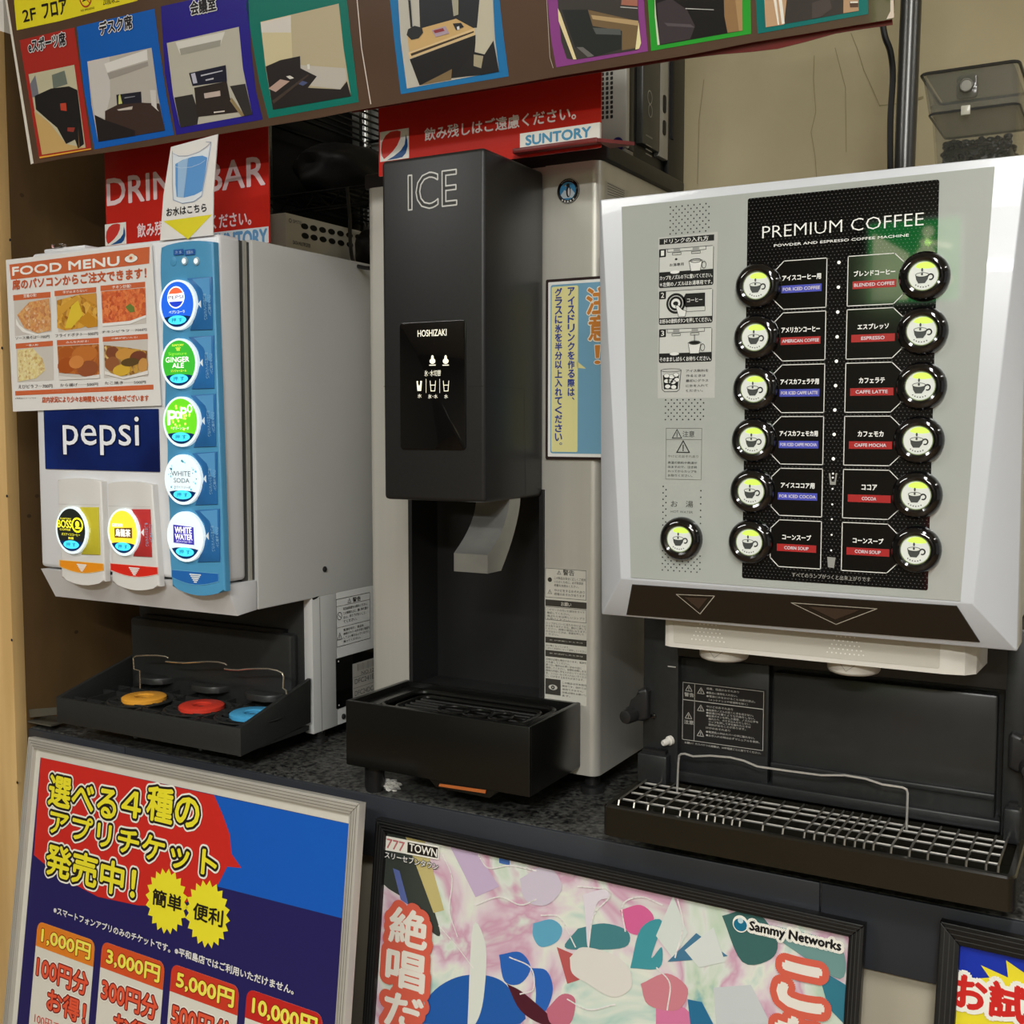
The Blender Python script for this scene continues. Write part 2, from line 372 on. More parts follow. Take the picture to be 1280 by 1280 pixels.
b.zbox(-.8645, -.6585, 1.325, 1.3345, lz, -.0805, m_deep); b.zbox(-.8645, -.8585, 1.262, 1.325, lz, -.0805, m_blk); b.zbox(-.6645, -.6585, 1.262, 1.325, lz, -.0805, m_blk)
b.zbox(-.8585, -.6645, 1.262, 1.325, lz, lz + .004, m_blk); b.build('niche_liner', ice)
b = MB(); b.zbox(-.8035, -.661, 1.1215, 1.2662, -.0885, .3135, m_blk, .005, 3); hood = b.build('hood', ice)
hp = front(1.1215)
b = MB(); gl = ink((205, 205, 200)); bk = ink((52, 52, 51), .42)
zz = zc(3.765, 440, 180)
vs, fs = glyphs('ICE', 0); u0, v1 = hp.uv(510.5, 219); u1, v0 = hp.uv(571, 256.5)
x0 = min(a for a, _ in vs); x1 = max(a for a, _ in vs); y0 = min(c for _, c in vs); y1 = max(c for _, c in vs)
P = [(u0 + (a - x0) * (u1 - u0) / (x1 - x0), v0 + (c - y0) * (v1 - v0) / (y1 - y0)) for a, c in vs]
for k in range(12): b.raw([hp.w(u + .0009 * math.cos(k * R(30)), v + .0009 * math.sin(k * R(30)), .0003 + k * 1e-6) for u, v in P], fs, gl)
vs2, fs2 = glyphs('ICE', -.014)
b.raw([hp.w(u0 + (a - x0) * (u1 - u0) / (x1 - x0), v0 + (c - y0) * (v1 - v0) / (y1 - y0), .0005) for a, c in vs2], fs2, bk)
b.build('lettering', hood, 'outlined white letters ICE')
b = MB(); u0, v1 = hp.uv(500, 404); u1, v0 = hp.uv(583, 563)
b.prism(hp, rr(u0, v0, u1, v1, .005), 0, .0012, m_gloss, .0005); cp = b.build('control_panel', hood, 'glossy black control panel')
b = MB(); wh = ink((238, 234, 214), .4, .5); n = .0016
b.text(hp, 'HOSHIZAKI', (523, 413), (559, 419.5), n, wh, .02)
b.text(hp, '氷･水切替', (531.5, 463), (552, 470), n, wh)
for i, (px, c) in enumerate(((525, 1), (542, 0), (558.5, 0))):
    u, v = hp.uv(px, 482.5); w_ = .0038; h_ = .0058
    cup = [(u - w_, v + h_), (u - w_ * .7, v - h_), (u + w_ * .7, v - h_), (u + w_, v + h_)]
    if c: b.poly(hp, cup, n, wh); b.poly(hp, ell(u, v + .004, .0016, .0035), n + .0002, m_gloss)
    else: b.line(hp, cup, .0008, n, wh); b.line(hp, [(u - w_ * .8, v + .001), (u + w_ * .8, v + .001)], .0008, n, wh)
for px in (533.5, 550.5): b.line(hp, hp.pts([(px, 474), (px, 491)]), .0005, n, wh)
b.text(hp, '氷', (523, 492.5), (528, 497.5), n, wh); b.text(hp, '氷･水', (536, 493), (548, 498), n, wh); b.text(hp, '水', (556, 493), (561, 498), n, wh)
for px in (541.5, 558):
    u, v = hp.uv(px, 451.5); b.poly(hp, ell(u, v, .004, .0032), n, wh); b.poly(hp, ell(u, v + .004, .0018, .003), n, wh); b.rect(hp, (px - 4, 456), (px + 4, 457), n, wh)
b.build('lettering', cp)
b = MB(); sm = ink((20, 20, 20), .5); b.line(hp, hp.pts([(480, 483), (497, 483.3)]), .0006, .0002, sm); b.line(hp, hp.pts([(585, 483), (604, 482.5)]), .0006, .0002, sm)
hs = side(-.661); b.line(hs, hs.pts([(607, 482.5), (655, 486)]), .0006, .0002, sm); b.line(hs, hs.pts([(655, 486), (657, 624)]), .0006, .0002, sm); b.build('seam_line', hood)
# lever
lp = side(0); xa, za = front(1.132).uv(567.5, 714); xb, zt = front(1.132).uv(609.5, 694)
b = MB(); prof = [(1.132, za), (1.132, zt)]
for i in range(9):
    t = i / 8; prof.append((1.132 + .052 * (1 - (1 - t) ** 2) , zt + t * (-.085 - zt)))
prof += [(1.212, -.085)]
for i in range(9):
    t = i / 8; prof.append((1.212 - .048 * t ** 1.6, -.085 - t * (-.085 - za) * 1.0))
m_lever = mat('cast_metal_lever', (168, 168, 162), .32, metal=.7, noise=.06, nscale=30)
b.prism(Pl((xb, 0, ZC), (0, 1, 0), (0, 0, 1)), prof, -(xb - xa), 0, m_lever); b.build('dispense_lever', ice, 'silver push lever')
# drip tray of the ice dispenser
m_tray = mat('gloss_black_plastic', (17, 17, 15), .28, noise=.1, nscale=100)
b = MB(); X0, X1, Y0, Y1, Z0, Z1 = -.8715, -.606, 1.129, 1.2645, -.4295, -.3460
b.zbox(X0, X1, Y0, Y0 + .006, Z0, Z1, m_tray, .002); b.zbox(X0, X0 + .007, Y0 + .004, Y1, Z0, Z1, m_tray, .002); b.zbox(X1 - .007, X1, Y0 + .004, Y1, Z0, Z1, m_tray, .002)
b.zbox(X0 + .004, X1 - .004, Y1 - .005, Y1, Z0, Z1 - .001, m_tray); b.zbox(X0 + .004, X1 - .004, Y0 + .004, Y1 - .004, Z1 - .045, Z1 - .04, m_deep)
b.zbox(X0 + .005, X0 + .03, Y0 + .005, Y1 - .004, Z1 - .012, Z1 - .008, m_tray, .001)
tr = b.build('drip_tray', ice, 'deep black drip tray')
b = MB(); ins = Z1 - .008
def ringpath(x0, y0, x1, y1, r, z): return [Vector((x, y, ZC + z)) for x, y in rr(x0, y0, x1, y1, r, 5)]
b.tube(ringpath(X0 + .035, Y0 + .02, X1 - .02, Y1 - .02, .018, ins), .0035, m_tray, 8, True); b.tube(ringpath(X0 + .05, Y0 + .032, X1 - .035, Y1 - .032, .014, ins - .003), .0028, m_tray, 8, True)
for k in range(5):
    y = Y0 + .045 + k * .012; b.tube([(X0 + .05, y, ZC + ins - .005), (X1 - .035, y, ZC + ins - .005)], .0022, m_tray)
b.build('grille', tr)
for cx, ax in ((-.735, .02), (-.70, .018), (-.668, .013)):
    b = MB(); b.tube([(cx + ax * math.cos(R(a)), 1.17 + .018 * math.sin(R(a)), ZC + ins + .003) for a in range(0, 360, 20)], .0022, m_tray, 8, True); b.build('cup_ring', tr)
b = MB(); tp = front(1.131)
b.prism(tp, tp.pts([(535, 972), (628, 985), (612, 997.5), (545, 984)]), -.03, 0, m_tray); b.prism(tp, tp.pts([(550, 979.5), (608, 987.5), (607, 991.5), (549, 982.5)]), 0, .0012, mat('copper_orange', (176, 96, 44), .5)); b.build('drain_lip', tr, 'lower lip with orange strip')
for x, y in ((-.853, 1.165), (-.70, 1.245)): b = MB(); b.lathe((x, y, ZC + ZT), (0, 0, 1), [(.011, 0), (.013, .006), (.013, .0405)], m_blk, 16); b.build('tray_foot', tr)
for x in (-.91, -.606):
    for y in (1.30, 1.49): b = MB(); b.lathe((x, y, ZC + ZT), (0, 0, 1), [(.016, 0), (.016, .008), (.010, .010), (.010, .0308)], m_blk, 16); b.build('foot', ice)
# emblem
ip = front(1.265)
u, v = ip.uv(710.5, 238.8); r = .0155
b = MB(); b.prism(ip, ell(u, v, r, n=36), 0, .0012, m_gloss, .0004); em = b.build('emblem', ice, 'round black and blue badge with penguin')
b = MB(); n = .0016
b.line(ip, ell(u, v, r * .96, n=40), .0006, n, ink((190, 190, 180)), True)
b.poly(ip, ell(u, v, r * .70, n=32), n, ink((60, 140, 190))); b.poly(ip, [(u - r * .62, v - r * .3), (u - r * .3, v + r * .1), (u - r * .1, v - r * .05), (u + r * .3, v + r * .15), (u + r * .62, v - r * .25), (u + r * .4, v - r * .56), (u - r * .4, v - r * .56)], n + .0001, ink((200, 215, 225)))
b.poly(ip, ell(u + r * .05, v - r * .05, r * .20, r * .46), n + .0002, ink((14, 14, 18))); b.poly(ip, ell(u + r * .02, v + r * .42, r * .15, r * .14), n + .0003, ink((14, 14, 18))); b.poly(ip, ell(u + r * .1, v - r * .1, r * .09, r * .33), n + .0004, ink((225, 225, 225)))
b.poly(ip, [(u - r * .12, v + r * .44), (u - r * .30, v + r * .40), (u - r * .12, v + r * .36)], n + .0003, ink((230, 170, 60)))
for a in (235, 252, 270, 288, 306): b.poly(ip, ell(u + r * .83 * math.cos(R(a)), v + r * .83 * math.sin(R(a)), r * .07, n=10), n, ink((235, 235, 230)))
for a in range(60, 135, 9): b.poly(ip, ell(u + r * .83 * math.cos(R(a)), v + r * .83 * math.sin(R(a)), r * .045, n=6), n, ink((150, 150, 145)))
b.build('badge_print', em)
# caution stickers
def paras(D, pl, x0, y0, x1, lines, lh, ds, n, m, w=0, pitch=None):
    """lines of small print; ds = how far each line drops across its width (the perspective of the row)"""
    pitch = pitch or lh * 1.35
    for i, t in enumerate(lines):
        k = min(1, len(t) / max(len(s) for s in lines)) if len(lines) > 1 else 1
        xe = x0 + (x1 - x0) * max(k, .3); y = y0 + i * pitch
        u0, v1 = pl.uv(x0, y); u1, _ = pl.uv(xe, y + ds * k); _, v0 = pl.uv(x0, y + lh)
        D.text(pl, t, (u0, v1), (u1, v0), n, m, w, uv=True)
dk = ink((60, 58, 52)); pl0 = ink((196, 194, 182))
b = MB(); q = lambda x, y: ip.uv(x, y)
u0, v1 = q(681.5, 709.5); u1, _ = q(734, 716); _, v0 = q(681.5, 876)
b.prism(ip, rr(u0, v0, u1, v1, .001), 0, .0003, pl0); st = b.build('caution_label', ice, 'strip of white caution stickers')
b = MB(); n = .0005; zz = zc(4.267, 480, 560)
def boxl(x0, y0, x1, y1): b.line(ip, [q(x0, y0), (q(x1, y0)[0], q(x0, y0)[1]), (q(x1, y0)[0], q(x0, y1)[1]), q(x0, y1)], .0005, n, dk, True)
boxl(682, 710, 733, 746)
uu, vv = q(699, 716); warn_sign(b, ip, uu, vv, .0028, n, dk); b.text(ip, '警告', (704, 712), (718, 720), n, dk, .02)
u, v = q(687.5, 724.5); b.poly(ip, ell(u, v, .003), n, dk)
paras(b, ip, 693, 720.5, 732, ['この製品を安全に正しくご使用', 'いただくために、必ず取扱説', '明書をお読みください。'], 3.4, 4.5, n, dk, pitch=4.6)
u, v = q(687.5, 740); warn_sign(b, ip, u, v, .003, n, dk)
paras(b, ip, 693, 736, 731, ['やけどをするおそれあり', '感電のおそれがあります'], 3.2, 4.5, n, dk, pitch=4.6)
for (ya, yb, t) in ((749, 757, 'お願い'), (795.5, 803, '氷 が点滅したときは'), (812, 820, '氷 が点灯したときは')):
    b.poly(ip, [q(682, ya), (q(733.5, ya)[0], q(682, ya)[1]), (q(733.5, ya)[0], q(682, yb)[1]), q(682, yb)], n, dk)
    L = len(t) * 4.2; b.text(ip, t, (708 - L / 2, ya + 3.4), (708 + L / 2, yb + 1.5), n + .0002, pl0, .02)
boxl(682, 758, 733, 774)
paras(b, ip, 684, 760, 731, ['このマークの付いた部分をすべて', '確認してください。'], 3, 5, n, dk, pitch=4); paras(b, ip, 684, 768, 731, ['運ばれた氷は新しいコップで', 'お受けください。'], 2.8, 5, n, dk, pitch=3.6)
paras(b, ip, 682.5, 777, 733, ['カップがレバーに当たらないように', '氷を取り出すときは、静かに押して', 'ください。故障の原因になります。', '水が出ないときは、係員を呼んで', 'ください。'], 2.7, 5.5, n, dk, pitch=3.4)
paras(b, ip, 682.5, 805, 733, ['氷が無くなっています。', 'しばらくお待ちになって使用してください'], 2.6, 5.5, n, dk, pitch=3.2)
paras(b, ip, 682.5, 822, 733, ['点検が必要な場合があります。電源を', '入れ直してください。', '直らない場合はお買い求めの店に', '連絡してください。修理を依頼します', '機械の内部に手を入れないでください', '氷、ストローなどを入れないでくださ', 'い。けがをするおそれがあります。'], 2.7, 5.5, n, dk, pitch=3.5)
b.rect(ip, (682, 847.5), (701, 869.5), n, dk)
u, v = q(691.5, 859); b.poly(ip, ell(u, v, .0062, .0034), n + .0002, pl0); b.poly(ip, ell(u, v, .0026), n + .0004, dk); b.poly(ip, ell(u, v, .0009), n + .0006, pl0)
paras(b, ip, 703, 852, 733, ['この製品は日本国内', '専用です。国外では', '使用できません。', '定期点検をお願いし', 'ます。'], 2.4, 3.4, n, dk, pitch=4)
b.build('lettering', st)
isd = side(-.5835); b = MB(); b.pp(isd, [(757, 226), (786, 239), (784, 247), (757, 249)], .0004, ink((180, 178, 168)))
for k in range(5): b.line(isd, isd.pts([(759, 229 + k * 3.4), (780, 239 + k * 2.6)]), .0008, .0006, dk)
b.pp(isd, [(791, 243), (799, 246), (799, 246.5), (791, 246)], .0004, ink((200, 198, 188)))
b.build('rating_label', ice)
# blue and yellow notice card on the steel front
cp_ = front(1.2645); b = MB()
u0, v1 = cp_.uv(683.5, 350); u1 = u0 + .100; _, v0 = cp_.uv(684, 574)
b.prism(cp_, rr(u0, v0, u1, v1, .002), 0, .0025, ink((40, 22, 18), .5)); 
card = tag(b.build('notice_card'), 'blue and yellow notice card with dark edge on ice dispenser, half hidden by coffee machine', 'notice')
b = MB(); n = .0028; e = .0035
b.poly(cp_, rr(u0 + e, v0 + e, u1 - e, v1 - e, .001), n, ink((240, 240, 236))); b.poly(cp_, rr(u0 + .007, v0 + .0075, u1 - .007, v1 - .007, .003), n + .0002, ink((118, 168, 196)))
yl = ink((234, 228, 160)); ux = cp_.uv(724, 400)[0]
b.poly(cp_, rr(u0 + .0085, v0 + .0095, ux, v1 - .0095, .002), n + .0004, yl); b.poly(cp_, cp_.pts([(723, 452), (734, 461), (723, 460)]), n + .0004, yl)
b.build('printed_panel', card)
b = MB(); nv = ink((38, 62, 150))
for s, x0, x1, ys, pt in (('アイスドリンクを作る際は、', 711.5, 719.5, 360, 11.4), ('グラスに氷を半分以上入れてください。', 695.5, 704, 361, 11.3)):
    for i, ch in enumerate(s):
        y = ys + i * pt; a, c = (x0, y), (x1, y + pt * .82)
        if ch in '、。': a, c = (x1 - 3, y), (x1, y + 3)
        if ch == 'ー': a, c = (x0 + 3, y), (x1 - 3, y + pt * .8)
        b.text(cp_, ch, a, c, n + .0007, nv, .07)
og = ink((206, 130, 52)); ow = ink((240, 236, 220))
b.text(cp_, '注', (735.5, 361), (761, 392), n + .0012, og, .06, ((ow, .0022),)); b.text(cp_, '意', (738, 395), (762, 425), n + .0012, og, .05, ((ow, .0022),)); b.text(cp_, '！', (745, 432), (752, 455), n + .0012, og, .02, ((ow, .0012),))
b.build('lettering', card)
# crumpled white tissue under the tray
b = MB(); bm = bmesh.new(); bmesh.ops.create_icosphere(bm, subdivisions=3, radius=1)
for v in bm.verts:
    v.co = Vector((v.co.x * .013, v.co.y * .010, max(v.co.z, -.6) * .007)) * (1 + .35 * math.sin(v.co.x * 9) * math.cos(v.co.y * 11 + v.co.z * 7)); v.co += Vector((-.838, 1.178, ZC + ZT + .005))
b._bm(bm, mat('white_tissue', (214, 212, 204), .9)); tag(b.build('crumpled_tissue'), 'crumpled white tissue under the ice dispenser tray', 'tissue')
# ================================================================== DRINK DISPENSER (left)
XS = -1.045; XW = -1.405
dd = thing('drink_dispenser', 'white soft drink dispenser with blue tap column, leftmost of the three machines', 'drink machine', (-1.22, 1.36, ZC + ZT))
b = MB(); b.zbox(XW + .005, XS, 1.165, 1.53, -.25, .2475, m_grey, .003); b.zbox(XW + .005, XS, 1.335, 1.53, -.45, -.248, m_grey, .002)
b.zbox(XS - .016, XS, 1.2785, 1.336, -.45, -.249, m_grey, .0015)
ds = side(XS)
b.line(ds, ds.pts([(399.5, 747), (402.5, 915)]), .0012, .0002, ink((120, 120, 114))); b.pp(ds, [(389.5, 748), (399, 745), (396, 748), (392, 750)], .0004, m_deep)
b.build('cabinet', dd)
df = front(1.102)
b = MB(); b.zbox(XW, XS, 1.102, 1.143, -.2055, .2465, m_whiteg, .006, 3); door = b.build('door', dd)
b = MB(); b.zbox(XW + .015, XS - .006, 1.14, 1.168, -.247, .244, mat('dark_gap', (70, 70, 68), .6)); b.zbox(XS - .010, XS - .003, 1.152, 1.157, -.245, .2445, m_steel); b.build('hinge_gap', dd)
b = MB(); pr = [(1.102, -.2085), (1.1625, -.2085), (1.1625, -.2495), (1.126, -.2525)]
b.prism(Pl((XS, 0, ZC), (0, 1, 0), (0, 0, 1)), pr, -(XS - XW), 0, m_whiteg, .002); b.build('lower_lip', dd)
b = MB(); b.zbox(-1.385, -1.30, 1.108, 1.14, .246, .252, m_whiteg, .002); b.zbox(-1.365, -1.345, 1.105, 1.115, .252, .257, m_glass, .001); b.build('top_latch', dd)
# brand panel
b = MB(); u0, v1 = df.uv(55.5, 512.5); u1, v0 = df.uv(200.5, 590)
m_navy = mat('navy_print', (16, 44, 118), .3, noise=.35, nscale=7, c2=(8, 24, 78))
b.prism(df, rr(u0, v0, u1, v1, .001), 0, .0015, m_navy); lgp = b.build('logo_panel', door, 'dark blue logo panel with white lower-case lettering')
b = MB(); b.text(df, 'pepsi', (79.5, 521.5), (176, 569.5), .0022, ink((244, 246, 250)), .005, ((ink((10, 22, 66)), .0022),)); b.build('lettering', lgp)
m_lens = {}
def px_ell(pl, cx, cy, rx, ry, n=0):
    u, v = pl.uv(cx, cy, n); ua = pl.uv(cx - rx, cy, n)[0]; ub = pl.uv(cx + rx, cy, n)[0]; va = pl.uv(cx, cy + ry, n)[1]; vb = pl.uv(cx, cy - ry, n)[1]
    return u, v, (ub - ua) / 2, (vb - va) / 2
def egg(cx, cy, rx, ry, name, col, em, art, parent, n0, label, em_rim=.42):
    """a lit oval push button: white rim, coloured lens, cyan press tab"""
    cu, cv, ru, rv = px_ell(df, cx, cy, rx, ry, n0 + .006)
    b = MB(); b.prism(df, ell(cu, cv, ru, rv, 40), n0, n0 + .005, mat('button_rim_white', (226, 240, 244), .3, em=em_rim), .002, 3)
    t = b.build('push_button', parent, label)
    n = n0 + .0052
    b = MB(); b.poly(df, ell(cu, cv + rv * .02, ru * .89, rv * .90, 40), n, mat('lens_' + name, col, .3, em=em)); b.build('lens', t)
    b = MB(); nv = mat('press_navy', (10, 46, 96), .3, em=.25); cy_ = mat('press_cyan', (70, 210, 240), .3, em=.65)
    pts = ell(cu, cv + rv * .02, ru * .89, rv * .90, 26, 214, 326); top = [(cu + ru * .70 * math.cos(R(a)), cv - rv * .50 + rv * .07 * math.sin(R(a))) for a in range(15, 170, 15)]
    b.poly(df, pts + top, n + .0003, nv); b.poly(df, ell(cu, cv - rv * .60, ru * .50, rv * .18, 26), n + .0006, cy_)
    b.text(df, '押', (cu - ru * .30, cv - rv * .52), (cu - ru * .06, cv - rv * .68), n + .0009, ink((20, 90, 140)), uv=True); b.text(df, 'す', (cu + ru * .08, cv - rv * .52), (cu + ru * .30, cv - rv * .68), n + .0009, ink((20, 90, 140)), uv=True)
    b.build('press_tab', t, 'cyan press tab')
    b = MB()
    def T(s, x0, y0, x1, y1, c, w=0, e=.6, k=0): b.text(df, s, (cu + x0 * ru, cv + y0 * rv), (cu + x1 * ru, cv + y1 * rv), n + .0006 + k, ink(c, .4, e), w, uv=True)
    art(b, cu, cv, ru, rv, n + .0005, T); b.build('button_print', t)
    return t
def art_cola(b, cu, cv, ru, rv, n, T):
    w = ink((244, 246, 250), .4, .7); b.poly(df, ell(cu - ru * .05, cv + rv * .30, ru * .47, rv * .44), n, w)
    c = (cu - ru * .05, cv + rv * .30); b.poly(df, ell(*c, ru * .42, rv * .39, 20, 22, 158), n + .0002, ink((232, 96, 60), .4, .6)); b.poly(df, ell(*c, ru * .42, rv * .39, 20, 205, 335), n + .0002, ink((30, 60, 190), .4, .6))
    b.poly(df, [(c[0] - ru * .46, c[1] + rv * .10), (c[0] + ru * .46, c[1] + rv * .17), (c[0] + ru * .46, c[1] - rv * .10), (c[0] - ru * .46, c[1] - rv * .13)], n + .0003, w)
    T('PEPSI', -.45, .37, .37, .24, (30, 50, 120), .02, .1, .0004); T('ペプシコーラ', -.45, -.22, .42, -.34, (235, 245, 255), .03)
def art_ginger(b, cu, cv, ru, rv, n, T):
    y = (236, 240, 90); T('SUNTORY', -.35, .77, .30, .69, y, .03); T('♕', -.16, .66, .14, .50, y, 0); T('Signature', -.55, .46, .45, .30, (150, 220, 60), 0)
    T('GINGER', -.72, .26, .58, .06, (250, 252, 240), .05); T('ALE', -.36, .02, .28, -.17, (250, 252, 240), .05); T('ジンジャーエール', -.45, -.24, .42, -.34, y, .03)
def art_pop(b, cu, cv, ru, rv, n, T):
    for k in range(26):
        a, d = random.random() * 6.28, random.random() ** .5 * .75; b.poly(df, ell(cu + math.cos(a) * d * ru, cv + rv * .15 + math.sin(a) * d * rv * .75, ru * .05, n=8), n, ink(((190, 250, 90), (240, 250, 120))[k % 2], .4, .8))
    w = (246, 250, 240)
    for ch, x0, y0, x1, y1 in (('P', -.70, .44, -.22, -.12), ('o', -.30, .42, .02, .12), ('P', .02, .56, .36, .14), ('O', .40, .68, .66, .36)): T(ch, x0, y0, x1, y1, w, .06, .8, .0004)
    T('グリーンソーダ', -.45, -.20, .45, -.32, w, .03)
def art_soda(b, cu, cv, ru, rv, n, T):
    for k in range(30):
        a = random.random() * 6.28; d = .62 + random.random() * .2; p = (cu + math.cos(a) * d * ru, cv + rv * .08 + math.sin(a) * d * rv * .95)
        if p[1] < cv - rv * .4: continue
        b.poly(df, ell(*p, ru * (.02 + .04 * random.random()), n=8), n, ink(((60, 150, 170), (120, 200, 220))[k % 2], .4, .3))
    T('WHITE', -.60, .34, .46, .14, (90, 96, 110), -.004, .2); T('SODA', -.46, .06, .40, -.12, (90, 96, 110), -.004, .2); T('ホワイトソーダ', -.45, -.24, .45, -.35, (90, 110, 130), 0, .2)
def art_water(b, cu, cv, ru, rv, n, T):
    b.poly(df, [(cu - ru * .62, cv + rv * .46), (cu + ru * .50, cv + rv * .40), (cu + ru * .52, cv - rv * .30), (cu - ru * .62, cv - rv * .26)], n, ink((60, 50, 160), .4, .5))
    T('WHITE', -.52, .38, .40, .14, (248, 248, 255), .05, .8, .0003); T('WATER', -.52, .10, .44, -.12, (248, 248, 255), .05, .8, .0003); T('ホワイトウォーター', -.45, -.15, .42, -.24, (240, 240, 255), .02, .6, .0003)
def art_coffee(b, cu, cv, ru, rv, n, T):
    y = (240, 232, 60); T('SUNTORY', -.66, .52, .05, .45, y, .02); T('BOSS', -.84, .42, .06, .10, y, .06); T('COFFEE', -.70, .06, -.02, -.02, y, .03)
    c = (cu + ru * .42, cv + rv * .24); b.line(df, ell(*c, ru * .32, rv * .28), ru * .07, n, ink(y, .4, .6), True); b.poly(df, ell(c[0], c[1] + rv * .04, ru * .13, rv * .13), n, ink(y, .4, .6)); b.line(df, [(c[0] - ru * .1, c[1] - rv * .12), (c[0] + ru * .16, c[1] - rv * .12)], ru * .08, n, ink(y, .4, .6))
    T('ボスアイスコーヒー', -.60, -.12, .58, -.23, y, .03); T('無糖', -.18, -.28, .16, -.38, y, .03)
def art_tea(b, cu, cv, ru, rv, n, T):
    br_ = ink((120, 84, 30), .4, .2); b.poly(df, [(cu - ru * .52, cv + rv * .16), (cu + ru * .60, cv + rv * .22), (cu + ru * .60, cv - rv * .22), (cu - ru * .52, cv - rv * .24)], n, br_)
    b.poly(df, [(cu - ru * .66, cv + rv * .36), (cu + .0 * ru, cv + rv * .36), (cu + .0 * ru, cv + rv * .24), (cu - ru * .66, cv + rv * .22)], n, ink((240, 240, 220), .4, .6))
    T('サントリー', -.62, .34, -.04, .25, (90, 66, 30), .02, .1); T('烏龍茶', -.44, .14, .50, -.17, (250, 248, 236), .05, .8, .0003)
def pull(pl, parent, name, x0, x1, ytop, ybot, arch, m, thick, label, wav=0):
    """raised tongue with an arched top and a rounded foot"""
    u0 = pl.uv(x0[0], ytop, thick)[0]; u1 = pl.uv(x1[0], ytop, thick)[0]; w0 = pl.uv(x0[1], ybot, thick)[0]; w1 = pl.uv(x1[1], ybot, thick)[0]
    vt = pl.uv(x0[0], ytop, thick)[1]; vb = pl.uv(x0[1], ybot, thick)[1]; pts = []
    for i in range(9): t = i / 8; pts.append((u0 + (u1 - u0) * t, vt + arch * math.sin(math.pi * t)))
    for i in range(9): t = i / 8; pts.append((w1 + (w0 - w1) * t, vb - arch * 2.2 * math.sin(math.pi * t)))
    if wav:
        for i in range(1, 40):
            t = i / 40; pts.append((w0 + (u0 - w0) * t + wav * math.sin(t * math.pi * 10 + 1) , vb + (vt - vb) * t))
    b = MB(); b.prism(pl, pts, -.02 if False else 0, thick, m, .003, 3)
    # the foot below the door seam is carried down in front of the lip
    return b.build(name, parent, label)
m_bluec = mat('tap_column_blue', (82, 156, 200), .3, noise=.05, nscale=9)
m_blued = mat('tap_tab_blue', (46, 118, 186), .3, noise=.12, nscale=12)
col = pull(df, door, 'tap_column', (200.5, 214.5), (266, 281), 309, 733, .004, m_bluec, .010, 'long blue tap column', .0012)
NB = .010
def tabrect(px, m, n, inner=None):
    b.prism(df, df.pts(px, n), n - .001, n, m, .0006)
ARR = (235, 244, 250)
def vnote(b, cx, y0, y1, n):
    """two columns of tiny upright print"""
    for k, (s, dx) in enumerate((('コップを置いて', 5.5), ('押し続けてください', 0))):
        ch = (y1 - y0) / 9.2
        for i, c in enumerate(s):
            y = y0 + i * ch + (0 if k else 2)
            a, d = df.uv(cx + dx - 1.9 + i * .22, y, n), df.uv(cx + dx + 1.9 + i * .22, y + ch * .8, n); b.text(df, c, a, d, n, ink((150, 196, 228)), .01, uv=True)
eggs = [(220.9, 381, 'cola', (34, 96, 214), .55, art_cola, 'blue lit button for cola'), (223.1, 454.4, 'ginger', (56, 170, 50), .55, art_ginger, 'green lit button for ginger ale'),
        (225.5, 527.2, 'pop', (100, 200, 36), .6, art_pop, 'lime green lit button with bubbles'), (227.4, 599.6, 'soda', (220, 236, 240), .45, art_soda, 'white lit button for white soda'),
        (230.5, 671, 'water', (222, 232, 238), .45, art_water, 'white lit button with violet panel for white water')]
for i, (cx, cy, nm, c, em, art, lb) in enumerate(eggs):
    b = MB(); dx = cx - 220.9
    tabrect([(233 + dx, cy - 33), (264.5 + dx, cy - 35), (265 + dx, cy + 31), (237 + dx, cy + 32), (249 + dx, cy), (246 + dx, cy - 17)], m_blued, NB + .0016)
    b.pp(df, [(240 + dx, cy - 32), (262 + dx, cy - 34), (262.5 + dx, cy - 2), (258 + dx, cy - 4), (252 + dx, cy - 20)], NB + .0018, ink((92, 160, 214)))
    b.pp(df, [(247.5 + dx, cy - 1), (251 + dx, cy - 6), (251.5 + dx, cy + 4)], NB + .002, ink(ARR)); vnote(b, 255.5 + dx, cy - 14, cy + 20, NB + .002)
    b.build('instruction_tab', col, 'darker blue tab')
    egg(cx, cy, 22.6, 31.5, nm, c, em, art, col, NB, lb)
b = MB(); n = NB + .0015
for px in (231.3, 246.2):
    cu, cv, ru, rv = px_ell(df, px, 326.5, 3.8, 5.4, NB); b.prism(df, ell(cu, cv, ru, rv, 20), NB, NB + .002, mat('led_rim', (150, 180, 196), .2), .0006); b.poly(df, ell(cu, cv, ru * .62, rv * .62), NB + .0022, mat('led_white', (230, 240, 240), .3, em=.5))
cu, cv, ru, rv = px_ell(df, 217, 327, 3.8, 5.6, NB); b.prism(df, ell(cu, cv, ru, rv, 20), NB, NB + .0008, m_bluec, .0004)
for x0, x1, s in ((225, 237.5, '冷 水'), (239, 251.5, '炭酸水')):
    b.rect(df, (x0, 313.8), (x1, 319.5), n, ink((40, 92, 168))); b.text(df, s, (x0 + 2, 315), (x1 - 2, 318.3), n + .0002, ink((190, 214, 236)))
b.build('indicator_lamps', col)
